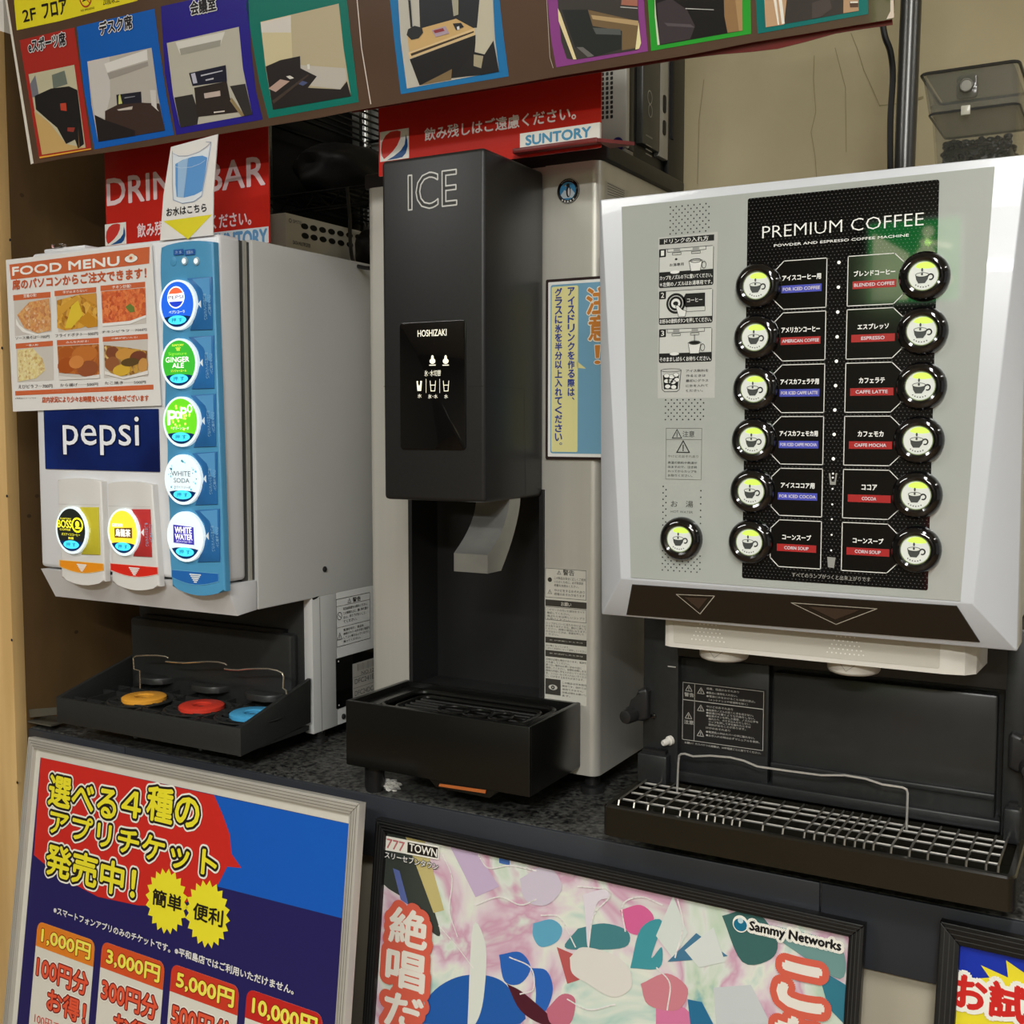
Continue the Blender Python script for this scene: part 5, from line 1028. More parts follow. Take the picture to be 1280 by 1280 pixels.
photo('c', zb_((5, 40), (540, -80), (560, 300), (590, 560), (632, 735), (100, 830), (30, 450)), (44, 36, 140), zb_((42, 265), (485, 165), (510, 420), (568, 705), (125, 785), (80, 580)), (190, 186, 170),
      [(zb_((95, 260), (400, 195), (370, 280), (125, 335)), (222, 220, 212)), (zb_((120, 300), (375, 245), (370, 285), (128, 340)), (160, 158, 146)), (zb_((88, 600), (200, 580), (240, 700), (230, 765), (125, 785)), (50, 46, 44)), (zb_((430, 530), (525, 515), (568, 705), (520, 715)), (52, 48, 46)), (zb_((178, 450), (405, 400), (412, 500), (200, 530)), (30, 30, 48)), (zb_((210, 540), (410, 500), (430, 600), (480, 690), (230, 720)), (48, 40, 36)), (zb_((270, 575), (370, 558), (372, 590), (275, 606)), (198, 180, 170)), (zb_((190, 455), (215, 448), (230, 510), (205, 515)), (190, 190, 206)), (zb_((250, 462), (385, 432), (385, 438), (252, 470)), (200, 200, 210)), (zb_((280, 490), (330, 478), (330, 488), (282, 498)), (190, 190, 200)), (zb_((330, 688), (398, 680), (398, 688), (332, 696)), (220, 210, 200)), (zb_((440, 600), (520, 710), (500, 716), (430, 620)), (150, 130, 90))],
      ('会議室', *zb_((188, 12)), *zb_((352, 62))), 'violet framed photograph of a meeting room')
photo('d', zb_((530, 40), (550, -80), (1140, -90), (1180, 260), (1224, 628), (668, 728), (610, 500)), (18, 118, 104), zb_((618, 135), (1100, 22), (1130, 300), (1175, 592), (695, 675), (650, 420)), (190, 178, 146),
      [(zb_((618, 135), (805, 92), (815, 360), (650, 405)), (212, 200, 160)), (zb_((620, 140), (805, 96), (805, 200), (625, 200)), (220, 214, 206)), (zb_((862, 400), (1140, 420), (1150, 490), (1110, 550), (870, 520)), (196, 190, 180)), (zb_((650, 410), (740, 370), (862, 345), (865, 420), (965, 470), (910, 540), (1110, 550), (1150, 500), (1175, 592), (695, 675)), (40, 34, 32)), (zb_((668, 545), (740, 488), (798, 500), (712, 566)), (190, 160, 146)), (zb_((775, 470), (800, 465), (825, 480), (800, 488)), (220, 216, 206)), (zb_((835, 510), (870, 495), (910, 508), (880, 528)), (80, 90, 130)), (zb_((905, 396), (920, 394), (922, 425), (908, 425)), (226, 224, 216)), (zb_((690, 620), (912, 455), (915, 465), (700, 640)), (70, 58, 50))], None, 'teal framed photograph of a desk corner')
photo('e', zd((225, -80), (900, -80), (930, 200), (965, 470), (300, 580), (260, 250)), (38, 120, 178), zd((280, -60), (865, -60), (880, 240), (905, 440), (338, 545), (300, 250)), (196, 192, 180),
      [(zd((410, -60), (790, -60), (770, 170), (420, 200)), (40, 42, 46)), (zd((340, 200), (440, 170), (640, 115), (760, 180), (350, 320)), (212, 176, 118)), (zd((345, 325), (755, 172), (758, 215), (355, 362)), (226, 196, 146)), (zd((360, 330), (750, 190), (750, 200), (366, 345)), (70, 56, 40)), (zd((355, 365), (760, 215), (760, 320), (800, 440), (415, 525)), (34, 32, 32)), (zd((420, 525), (615, 425), (610, 490)), (132, 110, 76)), (zd((790, -60), (865, -60), (872, 250), (820, 335), (755, 320)), (200, 194, 172)), (zd((755, 320), (815, 335), (870, 250), (905, 440), (800, 460), (700, 470), (620, 480)), (38, 36, 36)), (zd((750, 335), (808, 345), (795, 420), (748, 405)), (170, 160, 132)),
       (BNell(zd, 388, 200, 50, 42) if False else zd((336, 215), (345, 180), (385, 158), (430, 170), (438, 200), (410, 235), (365, 245)), (44, 46, 48)), (zd((345, 0), (360, 0), (372, 165), (360, 168)), (40, 42, 44)), (zd((490, 185), (575, 160), (598, 205), (515, 228)), (180, 160, 176)), (zd((500, 188), (560, 172), (570, 190), (510, 205)), (150, 60, 66)), (zd((620, 145), (670, 140), (688, 165), (640, 185)), (40, 40, 44)), (zd((645, 165), (660, 160), (662, 182), (648, 185)), (225, 225, 225)), (zd((610, -40), (655, -40), (655, 90), (625, 100)), (170, 166, 146))], None, 'blue framed photograph of a booth desk')
photo('f', ze((15, -60), (610, -60), (625, 150), (640, 315), (75, 415), (45, 250)), (142, 70, 140), ze((78, -60), (570, -60), (595, 280), (570, 308), (190, 368), (140, 360), (105, 250)), (62, 58, 54),
      [(ze((270, 60), (580, 130), (590, 290), (480, 310), (480, 200), (300, 160)), (120, 98, 68)), (ze((290, 92), (580, 128), (578, 158), (300, 118)), (186, 158, 114)), (ze((110, 60), (270, 60), (300, 160), (480, 190), (475, 300), (300, 350), (190, 290)), (38, 42, 40)), (ze((300, 170), (470, 180), (475, 215), (320, 210)), (88, 92, 90)), (ze((85, 50), (100, 80), (200, 365), (180, 366), (90, 130)), (236, 220, 170)), (ze((582, 135), (597, 265), (585, 300), (562, 305)), (236, 226, 170)), (ze((200, 290), (240, 290), (310, 345), (270, 352)), (110, 108, 104)), (ze((480, -40), (575, -40), (575, 38), (475, 30)), (170, 110, 90)), (ze((470, 40), (576, 48), (576, 54), (470, 46)), (190, 190, 186))], None, 'purple framed photograph of a black chair')
photo('g', ze((635, -60), (1270, -60), (1275, 208), (660, 314), (645, 100)), (46, 160, 52), ze((680, -60), (1220, -60), (1222, 188), (700, 280), (690, 100)), (24, 20, 20),
      [(ze((680, -60), (690, 90), (712, 276), (698, 278), (682, 100)), (206, 226, 190)), (ze((695, 20), (780, -10), (880, 60), (930, 160), (900, 240), (712, 275)), (62, 54, 58)), (ze((740, 140), (900, 150), (930, 170), (760, 160)), (90, 82, 86)), (ze((1105, -60), (1220, -60), (1222, 188), (1130, 202), (1110, 100)), (150, 116, 78)), (ze((1170, -60), (1220, -60), (1222, 188), (1200, 190)), (176, 142, 98)), (ze((870, 50), (1045, 58), (1045, 62), (870, 55)), (200, 200, 196))], None, 'green framed photograph of a black leather chair')
photo('h', zf_((245, -60), (1028, -60), (1030, 98), (262, 235)), (14, 112, 108), zf_((305, -60), (962, -60), (965, 75), (318, 190)), (60, 52, 50),
      [(zf_((305, -60), (470, -60), (445, 170), (318, 190)), (196, 160, 124)), (zf_((362, -60), (385, -60), (412, 172), (402, 174)), (240, 234, 220)), (zf_((400, -60), (425, -60), (450, 164), (430, 168)), (240, 236, 226)), (zf_((860, -60), (962, -60), (965, 75), (858, 92)), (186, 150, 116)), (zf_((900, 10), (962, 10), (962, 50), (905, 52)), (90, 64, 50)), (zf_((905, 10), (960, 10), (960, 20), (905, 22)), (236, 230, 214)), (zf_((640, 20), (760, -20), (780, 60), (700, 120), (640, 130)), (76, 66, 64))], None, 'teal framed photograph of a dark seat')
b = MB(); b.pp(BN, [(6.5, 0), (9, 0), (42, 204), (38.5, 205.5)], NP, ink((226, 220, 208), .3)); b.build('edge_tape', bn); b = MB(); b.line(BN, BN.pts([(446.5, 0), (452, 60), (463.5, 129.5)], NP), .0014, NP + .0002, ink((226, 214, 204), .3)); b.build('seam_line', bn); b = MB(); b.line(BN, BN.pts([(684, 0), (688, 72), (692, 85)], NP), .0006, NP + .0012, ink((190, 180, 170), .3)); b.build('seam_line', bn); b = MB()
b.pp(BN, [(1113, 0), (1117, 0), (1117.5, 22), (1108, 24), (1113, 14)], NP, ink((220, 204, 186), .6)); b.build('edge_tape', bn)
# ================================================================== RED DRINK BAR SIGNS
m_signred = mat('glossy_red_sign', (196, 40, 30), .18, noise=.05, nscale=6, coat=.4)
def logo_globe(D, pl, u0, v0, u1, v1, n):
    D.poly(pl, [(u0, v0), (u1, v0), (u1, v1), (u0, v1)], n, ink((226, 224, 216), .3)); cu, cv = (u0 + u1) / 2 + (u1 - u0) * .0, (v0 + v1) / 2; w, h = (u1 - u0) / 2, (v1 - v0) / 2
    P = lambda x, y: (cu + x * w, cv + y * h)
    D.poly(pl, [P(-.92, -.2), P(-.86, .3), P(-.6, .72), (P(-.25, .93)), P(.2, .95), P(.45, .85), P(.42, .4), P(.2, -.05), P(-.1, -.4), P(-.45, -.68), P(-.72, -.85), P(-.86, -.6)], n + .0002, ink((196, 52, 44), .3))
    D.poly(pl, [P(.80, .62), P(.90, .2), P(.92, -.2), P(.78, -.66), P(.55, -.88), P(.1, -.93), P(-.5, -.95), P(.0, -.72), P(.45, -.42), P(.72, -.05)], n + .0002, ink((24, 74, 130), .3))
def redsign(root, pl, u0, u1, z0, z1, curved=False):
    b = MB(); b.prism(pl, rr(u0, z0, u1, z1, .001), -.0015, 0, m_signred); return b.build('sign_board', root)
s1p = front(1.2); s1 = thing('drink_bar_sign', 'red sign lettered DRINK BAR on top of the left machine', 'sign', (-1.2, 1.2, ZC + .2475))
u0 = s1p.uv(132, 250)[0]; u1 = s1p.uv(336.5, 250)[0]; redsign(s1, s1p, u0, u1, .2478, .46)
sg = lambda p0, cu, cv: p0
b = MB(); n = .0004; pk = ink((232, 206, 208), .3); z7 = zc(7.111, 180, 160)
b.text(s1p, 'DRINK', (134, 224.5), (240, 236), n, pk, .015) if False else None
v1 = s1p.uv(134, 224.5)[1]; v0 = s1p.uv(134, 257)[1]; b.text(s1p, 'DRINK BAR', (s1p.uv(134, 240)[0], v1), (s1p.uv(331.5, 240)[0], v0), n, pk, .045, uv=True)
ua = s1p.uv(172, 290)[0]; ub = s1p.uv(314, 275)[0]; va = s1p.uv(173, 280)[1]; vb = s1p.uv(173, 297)[1]
b.text(s1p, '飲み残しはご遠慮ください。', (ua, va), (ub, vb), n, pk, .045, uv=True); b.build('lettering', s1)
b = MB(); logo_globe(b, s1p, s1p.uv(131.5, 290)[0], s1p.uv(131.5, 306)[1] - .002, s1p.uv(158, 290)[0], s1p.uv(158, 277.5)[1], .0004); b.build('logo_print', s1)
b = MB(); ua = s1p.uv(263, 290)[0]; ub = s1p.uv(336, 290)[0]; va = s1p.uv(336, 283)[1]; vb = .2480; b.poly(s1p, [(ua, vb), (ub, vb), (ub, va), (ua, va)], .0004, ink((214, 222, 226), .3))
b.text(s1p, 'SUNTORY', (ua + .006, va - .003), (ub - .003, va - .024), .0007, ink((96, 148, 192), .3), .09, uv=True); b.build('maker_strip', s1)
s2p = front(1.19); s2 = thing('drinks_notice', 'red notice strip on the ice dispenser asking guests not to waste drinks', 'sign', (-.70, 1.19, ZC + .3135))
u0 = s2p.uv(473, 150)[0]; u1 = s2p.uv(751.5, 150)[0]; redsign(s2, s2p, u0, u1, .3140, .42)
b = MB(); n = .0004; zq = zc(3.0476, 440, 0); v1 = s2p.uv(*zq((277, 490))[0])[1]; v0 = s2p.uv(*zq((277, 538))[0])[1]
b.text(s2p, '飲み残しはご遠慮ください。', (s2p.uv(*zq((277, 510))[0])[0], v1), (s2p.uv(*zq((853, 460))[0])[0], v0), n, ink((236, 224, 220), .3), .045, uv=True); b.build('lettering', s2)
b = MB(); ua, va = s2p.uv(475, 165.5); ub, vb = s2p.uv(511.5, 196.5); logo_globe(b, s2p, ua, vb - .001, ub, va, .0004); b.build('logo_print', s2)
b = MB(); ua, va = s2p.uv(652, 168); ub, _ = s2p.uv(751.5, 170); vb = s2p.uv(652, 187.5)[1]; b.prism(s2p, [(ua, vb), (ub, vb), (ub, va), (ua, va)], 0, .004, ink((228, 226, 216), .3))
b.text(s2p, 'SUNTORY', (ua + .008, va - .0035), (ub - .011, vb + .0035), .0043, ink((60, 140, 178), .3), .10, uv=True); b.build('maker_strip', s2)
b = MB(); b.zbox(ua - .006, ub, 1.178, 1.19, vb - .006, vb, m_vred, .001); b.prism(flatz(vb - .003), [(ub, 1.178), (ub + .03, 1.215), (ub, 1.215)], -.002, .002, m_vred); b.build('folded_foot', s2)
# ================================================================== WIRE RACK AND THE GEAR BEHIND
rk = thing('wire_rack', 'black wire shelf rack in the dark gap between left machine and ice dispenser', 'rack', (-.83, 1.68, ZC + ZT))
m_post = mat('chrome_post', (150, 150, 146), .25, metal=.9); RX0, RX1, RY0, RY1 = -1.37, -.98, 1.565, 1.86
for x, y in ((RX0, RY0), (RX1, RY0), (RX0, RY1), (RX1, RY1)):
    b = MB(); b.lathe((x, y, ZC + ZT), (0, 0, 1), [(.011, 0), (.012, .004), (.012, 1.42)], m_post, 20); b.build('post', rk)
ple = thing('support_pole', 'grey metal pole rising behind the coffee machine at the right end of the banner', 'pole', (-.290, 1.535, ZC + ZT))
b = MB(); b.lathe((-.292, 1.535, ZC + ZT), (.014, 0, 1), [(.0130, .008), (.0130, 1.42)], mat('grey_pole', (84, 84, 82), .28, metal=.7), 24); b.build('tube', ple)
b = MB(); b.lathe((-.292, 1.535, ZC + ZT), (0, 0, 1), [(.03, 0), (.03, .006), (.016, .010)], m_blk, 24); b.build('base', ple)
m_bw = mat('black_wire', (20, 20, 20), .35, metal=.3)
for z in (.40, .56, .92):
    b = MB(); x1 = RX1
    for y in (RY0, RY1):
        for dz in (0, -.028): b.tube([(RX0, y, ZC + z + dz), (x1, y, ZC + z + dz)], .0032, m_bw, 6)
        k = 0; zz_ = []
        x = RX0
        while x < x1: zz_.append((x, y, ZC + z - (.028 if k % 2 else 0))); x += .028; k += 1
        b.tube(zz_, .0022, m_bw, 5)
    for dz in (0, -.028):
        for x in (RX0, x1): b.tube([(x, RY0, ZC + z + dz), (x, RY1, ZC + z + dz)], .0032, m_bw, 6)
    x = RX0 + .02
    while x < x1: b.tube([(x, RY0, ZC + z + .002), (x, RY1, ZC + z + .002)], .0020, m_bw, 5); x += .026
    b.build('wire_shelf', rk)
# a grey multi-port box
hub = thing('port_box', 'light grey box with two rows of round black ports behind the left machine', 'network box', (-1.25, 1.49, ZC + .2477))
HX = -1.235; hs_ = side(HX); b = MB(); p0 = hs_.uv(357, 262); p1 = hs_.uv(470, 290); hz = p0[1] - .004
m_hub = mat('pale_grey_metal', (222, 220, 206), .5, noise=.04, nscale=10)
m1_, c_ = p0; y0_ = p0[0]; b.zbox(HX - .055, HX, y0_, y0_ + .28, .2485, hz, m_hub, .003); hb = b.build('case', hub)
for r_ in range(2):
    for k in range(8):
        px = 380.5 + k * 11.2 + r_ * .6; py = (283 if r_ == 0 else 294.8) + k * 2.25 - (.0) - (k * .02); u, v = hs_.uv(px, py)
        b = MB(); b.prism(hs_, ell(u, v, .0088, .0048, 18), 0, .0012, m_deep); b.build('port', hb)
b = MB(); a = hs_.uv(361, 273); b.text(hs_, 'SMTEL', (a[0] + .01, a[1]), (a[0] + .035, a[1] - .0055), .0004, ink((60, 60, 56)), uv=True); b.line(hs_, ell(a[0] + .003, a[1] - .003, .003, n=12), .001, .0004, ink((60, 60, 56)), True)
a = hs_.uv(366, 300.5); b.text(hs_, 'DATA MULTIPLEXER', (a[0], a[1]), (a[0] + .045, a[1] - .006), .0004, ink((60, 60, 56)), .02, uv=True); b.build('lettering', hb)
# rounded dark bags and a navy cushion on the rack
def blob(name, c, r, m, lab, cat, sq=3, seed=1, group=None):
    rn = random.Random(seed); bm = bmesh.new(); bmesh.ops.create_icosphere(bm, subdivisions=4, radius=1); ph = [rn.random() * 6 for _ in range(6)]
    for v in bm.verts:
        p = v.co.copy(); k = (abs(p.x) ** sq + abs(p.y) ** sq + abs(p.z) ** sq) ** (-1 / sq); w = 1 + .06 * math.sin(p.x * 5 + ph[0]) * math.cos(p.z * 6 + ph[1]) + .04 * math.sin(p.y * 9 + ph[2] + p.z * 7)
        v.co = Vector((c[0] + p.x * k * r[0] * w, c[1] + p.y * k * r[1] * w, ZC + c[2] + p.z * k * r[2] * w))
    b = MB(); b._bm(bm, m); o = b.build(name); return tag(o, lab, cat, group)
m_bag = mat('black_nylon', (20, 19, 19), .55, noise=.3, nscale=30, bump=.3); m_navy2 = mat('navy_cloth', (26, 34, 62), .8, noise=.15, nscale=60)
blob('cushion', (-1.335, 1.42, .362), (.026, .085, .107), m_navy2, 'navy rounded cushion standing beside the grey port box', 'cushion', 2.6, 4)
blob('shoulder_bag', (-1.285, 1.70, .455), (.075, .11, .050), m_bag, 'black nylon bag slumped on the upper rack shelf', 'bag', 2.6, 2)
blob('cable_pouch', (-1.17, 1.66, .300), (.045, .08, .045), m_bag, 'small black pouch low behind the ice dispenser', 'bag', 2.4, 8)
b = MB(); b.box(-1.15, -1.125, 1.60, 1.66, ZC + .404, ZC + .47, mat('cardboard', (110, 90, 62), .8), .002); tag(b.build('cardboard_piece'), 'small brown cardboard piece on the rack shelf behind the ice dispenser', 'cardboard')
blob('rucksack', (-1.325, 1.66, .650), (.035, .08, .085), m_bag, 'black rucksack on the top rack shelf behind the banner edge', 'bag', 2.6, 5)
b = MB(); b.zbox(-1.50, -1.22, 1.875, 1.895, ZT, .80, mat('shaded_wall_grey', (150, 152, 146), .6, noise=.05), .002); tag(b.build('shaded_wall_board'), 'added grey board giving the shaded tone of the wall behind the rack', 'shade board')  # added board; its grey carries the shaded tone of the back wall
b = MB(); b.zbox(-1.505, -1.40, 1.60, 1.86, ZT, .62, m_deep, .004); tag(b.build('dark_corner_filler'), 'added narrow black block darkening the corner between wood panel and rack', 'cabinet')  # added black block, put in to make the back corner dark
# desktop computers on the ice dispenser
pcA = thing('desktop_computer', 'dark desktop computer with infinity mark on its front, above the ice dispenser', 'computer', (-.64, 1.47, ZC + .3412))
CX = -.596; cs = side(CX); m_pc = mat('pc_charcoal', (66, 66, 62), .35, noise=.08, nscale=30); m_pcl = mat('pc_light_grey', (164, 162, 152), .4); ya = cs.uv(800, 150)[0]; yb_ = cs.uv(822, 150)[0]; yc = cs.uv(833, 150)[0]; yd = cs.uv(858, 150)[0]
b = MB(); b.zbox(-.70, CX - .006, max(ya - .012, 1.386), yd, .3415, .68, m_blk, .003); b.build('case', pcA)
b = MB(); b.zbox(CX - .006, CX + .004, ya, yb_, .372, .68, m_pc, .002); fpn = b.build('front_panel', pcA, 'dark grey front panel')
b = MB(); fs_ = side(CX + .004); u, v = fs_.uv(812, 130); vv = v - .0; L = ink((206, 204, 190), .4)
b.line(fs_, ell(u - .0, vv + .0085, .0075, .0085, 20), .0016, .0004, L, True); b.line(fs_, ell(u + .002, vv - .0085, .0065, .0080, 20), .0016, .0004, L, True)
for k in range(3): b.line(fs_, [(u - .012, v - .055 - k * .006), (u + .008, v - .055 - k * .006)], .0016, .0004, ink((120, 120, 112)))
b.line(fs_, [(u - .012, v - .043), (u + .010, v - .043)], .0022, .0004, ink((110, 110, 102))); b.build('badge_print', fpn)
b = MB(); b.zbox(CX - .006, CX + .003, yb_, yc, .368, .68, m_pcl, .0015); stp = b.build('port_strip', pcA, 'light grey strip with ports')
p3 = side(CX + .003); um = (yb_ + yc) / 2
for zz_, hh in ((p3.uv(827, 128)[1], .012), (p3.uv(827, 158)[1], .010)): b = MB(); b.prism(p3, rr(um - .005, zz_ - hh, um + .005, zz_ + hh, .004), 0, .0012, m_deep); b.build('port', stp)
b = MB(); b.zbox(CX - .006, CX + .002, yc + .004, yd - .012, .345, .68, m_blk, .002); b.zbox(CX - .004, CX + .005, yc + .010, yc + .016, .40, .68, m_deep); b.build('side_grille', pcA)
pcB = thing('mini_computer', 'grey perforated computer case partly behind the red notice strip', 'computer', (-.66, 1.40, ZC + .3412))
yB = 1.355; pb = front(yB); xr = pb.uv(783, 150)[0]; b = MB(); b.zbox(xr - .11, xr, yB, yB + .012, .3415 + .012, .66, m_pcl, .003); b.zbox(xr - .108, xr - .001, yB + .012, yB + .028, .3535, .66, m_blk, .002); b.zbox(xr - .105, xr - .002, yB + .002, yB + .028, .3415, .3535, mat('pc_foot_grey', (120, 118, 110), .5), .001); cB = b.build('case', pcB)
b = MB(); n = .0004
for i in range(3):
    for k in range(10):
        u, v = pb.uv(753.5 + i * 5.6, 93 + k * 6.0 - i * .6); b.poly(pb, rr(u - .0019, v - .0022, u + .0019, v + .0022, .001, 2), n, m_deep)
b.build('vent_holes', cB)
b = MB(); u, v = pb.uv(772, 181); b.poly(pb, ell(u, v, .0085, .0095, 24), n, ink((34, 34, 92), .3)); b.poly(pb, ell(u, v + .001, .0035, .004, 12), n + .0002, ink((150, 130, 60), .3)); b.build('badge', cB)
# cables
m_cab = mat('black_cable', (14, 14, 14), .4)
def cable(pts, r, lab, m=m_cab): b = MB(); b.tube(smoothpath(pts), r, m, 8); return tag(b.build('cable'), lab, 'cable', 'black cables')
cp2 = front(1.66)
W_ = lambda px, py, y: front(y).w(*front(y).uv(px, py))
cable([W_(1102, 20, 1.55), W_(1106, 45, 1.55), W_(1113, 65, 1.555), W_(1116, 95, 1.56), W_(1113, 150, 1.56), W_(1113, 215, 1.56), W_(1114, 262, 1.56)], .0040, 'black cable running down the left of the chrome rack post')
cable([W_(1143, -20, 1.57), W_(1142, 30, 1.57), W_(1139, 80, 1.57), W_(1136, 120, 1.565), W_(1131, 170, 1.565), W_(1131, 225, 1.565)], .0036, 'black cable running down the right of the chrome rack post')
cable([W_(112, 170, 1.45), W_(113, 205, 1.45), W_(121, 240, 1.45), W_(128, 265, 1.45), W_(118, 290, 1.44), W_(112, 310, 1.44)], .0026, 'thin black cable hanging beside the wood panel')
cable([W_(150, 282, 1.36), W_(128, 286, 1.36), W_(116, 296, 1.35), W_(112, 312, 1.34)], .0026, 'thin black cable looping behind the menu sheet')
sdp = side(-1.05)
cable([W_(434, 235, 1.52), W_(437, 270, 1.48), W_(438, 305, 1.43), W_(442, 328, 1.41), W_(452, 334, 1.39), W_(470, 336, 1.37)], .0030, 'black cable looping between the left machine and the ice dispenser')
# ================================================================== FRAMED POSTERS BELOW THE COUNTER
def lean_plane(px, py, y, thd, yawd, rod):
    O_ = front(y).w(*front(y).uv(px, py)); t, yw, ro = R(thd), R(yawd), R(rod)
    U_ = Vector((math.cos(yw), math.sin(yw), 0)); N_ = Vector((math.sin(yw), -math.cos(yw), 0)); V_ = Vector((0, 0, 1)) * math.cos(t) - N_ * math.sin(t)
    return Pl(O_, U_ * math.cos(ro) - V_ * math.sin(ro), V_ * math.cos(ro) + U_ * math.sin(ro))
def frame(pl, w, h, rw, m, th_, root, ridge=True):
    """four mitred rails"""
    for q in ([(0, 0), (w, 0), (w - rw, -rw), (rw, -rw)], [(w, 0), (w, -h), (w - rw, -h + rw), (w - rw, -rw)], [(w, -h), (0, -h), (rw, -h + rw), (w - rw, -h + rw)], [(0, -h), (0, 0), (rw, -rw), (rw, -h + rw)]):
        b = MB(); b.prism(pl, q, -.008, th_, m, .0015)
        if ridge:
            a, c, d, e = [Vector(p) for p in q]
            for f in (.25, .5, .75): p0, p1 = a.lerp(e, f), c.lerp(d, f); b.line(pl, [tuple(p0), tuple(p1)], .0008, th_ + .0002, ridge if not isinstance(ridge, bool) else m)
        b.build('frame_rail', root)
    b = MB(); b.prism(pl, [(.002, -.002), (w - .002, -.002), (w - .002, -h + .002), (.002, -h + .002)], -.010, -.004, m_deep); b.build('backing', root)
# poster 1
PA = lean_plane(38, 921, 1.13, 9, -5, -2); wA = PA.uv(452, 1004)[0]
p1 = thing('framed_poster', 'silver framed blue and red ticket poster leaning under the left machine', 'poster', PA.O, 'framed posters leaning under the counter')
m_al = mat('silver_frame', (206, 202, 192), .4, metal=.4, noise=.03, nscale=20); frame(PA, wA, .95, .0155, m_al, .004, p1, ink((120, 116, 104), .5))
za = zc(2.783, 0, 900); b = MB(); n = 0; fr_ = .0145
b.poly(PA, [(fr_, -fr_), (wA - fr_, -fr_), (wA - fr_, -.95 + fr_), (fr_, -.95 + fr_)], -.002, ink((212, 208, 196), .35)); b.build('poster_margin', p1)
nv = ink((38, 34, 92), .3); bl = ink((24, 92, 190), .3); rd = ink((206, 44, 36), .3); b = MB()
LB_ = za((138, 130))[0]; u0, v1 = PA.uv(*LB_); u1 = PA.uv(*za((1215, 370))[0])[0]; ub = PA.uv(*za((60, 1057))[0])[0]
b.poly(PA, [(min(u0, ub), v1), (u1, v1), (u1, -.91), (min(u0, ub), -.91)], -.0014, nv)
vR = PA.uv(*za((1190, 690))[0])[1]; b.pp(PA, za((745, 262), (1215, 362), (1190, 690), (740, 575), (700, 400)), -.0012, bl)
b.pp(PA, za((142, 130), (745, 262), (775, 330), (800, 400), (805, 465), (840, 515), (790, 510), (760, 570), (690, 620), (600, 650), (480, 645), (340, 615), (200, 540), (118, 470)), -.0010, rd)
b.build('poster_print', p1)
yw_ = ink((240, 228, 50), .3); kb2 = ink((34, 28, 24), .3); wt = ink((240, 238, 226), .3)
b = MB()
for s, q in (('選べる', ((170, 200), (170, 308), (405, 232), (405, 335))), ('４', ((425, 245), (425, 332), (490, 252), (490, 342))), ('種の', ((512, 230), (512, 352), (692, 262), (692, 378))),
             ('アプリチケット', ((172, 330), (172, 420), (755, 432), (755, 520))), ('発売中！', ((160, 450), (160, 560), (472, 490), (472, 600)))):
    b.text4(PA, s, *za(*q), .0004, yw_, .06, ((wt, .0072), (kb2, .0048)))
b.text4(PA, '※スマートフォンアプリのみのチケットです。※平和島店ではご利用いただけません。', *za((186, 653), (186, 682), (1022, 918), (1022, 945)), .0004, ink((226, 224, 220), .3), .06)
b.build('lettering', p1)
for cx, cy, s, q in ((578, 630, '簡単', ((530, 592), (530, 648), (632, 607), (632, 664))), (720, 675, '便利', ((672, 640), (672, 698), (775, 656), (775, 716)))):
    b = MB(); u, v = PA.uv(*za((cx, cy))[0]); b.poly(PA, star(u, v, .036, .0435, 20), -.0004, yw_); b.text4(PA, s, *za(*q), .0004, kb2, .05); b.build('star_badge', p1, 'yellow star badge')
for x0, y0, x1, xb0, col_, t1_, t2, t3, bx in ((133, 700, 335, 104, (226, 130, 40), '1,000円', '100円分', 'お得！', (128, 790)), (358, 770, 578, 330, (216, 84, 40), '3,000円', '300円分', 'お得！', (355, 860)), (600, 848, 838, 580, (206, 60, 40), '5,000円', '500円分', 'お得！', (598, 945)), (862, 935, 1130, 850, (196, 40, 36), '10,000円', '1000円分', 'お得！', (855, 1030))):
    b = MB(); u0, v1 = PA.uv(*za((x0, y0))[0]); u1 = PA.uv(*za((x1, y0 + 50))[0])[0]; b.poly(PA, rr(u0 - .002, -.91, u1 - .002, v1, .012), -.0008, ink((222, 218, 204), .35))
    hh = .036; b.poly(PA, [p for p in rr(u0 - .002, v1 - hh - .03, u1 - .002, v1, .012) if p[1] > v1 - hh] [:99] + [(u0 - .002, v1 - hh), (u1 - .002, v1 - hh)], -.0006, ink(col_, .3)); cd = b.build('price_card', p1)
    b = MB(); w = u1 - u0; ok = ink((206, 70, 50), .3)
    b.text(PA, t1_, (u0 + w * .08, v1 - .007), (u0 + w * .92, v1 - .029), -.0002, ink((244, 232, 90), .3), .08, ((ink((150, 40, 20), .3), .0022),), uv=True)
    b.text(PA, t2, (u0 + w * .05, v1 - .048), (u0 + w * .93, v1 - .078), .0002, ink((230, 90, 60), .3), .06, ((wt, .0042), (ink((120, 30, 30), .3), .0028)), uv=True)
    b.text(PA, t3, (u0 + w * .28, v1 - .088), (u0 + w * .93, v1 - .118), .0002, ink((230, 90, 60), .3), .06, ((wt, .0042), (ink((120, 30, 30), .3), .0028)), uv=True)
    b.text(PA, '100円チケット', (u0 + w * .08, v1 - .130), (u0 + w * .92, v1 - .144), -.0002, ok, .0, uv=True); b.text(PA, '×11枚', (u0 + w * .45, v1 - .150), (u0 + w * .92, v1 - .164), -.0002, ok, .0, uv=True)
    b.build('lettering', cd)
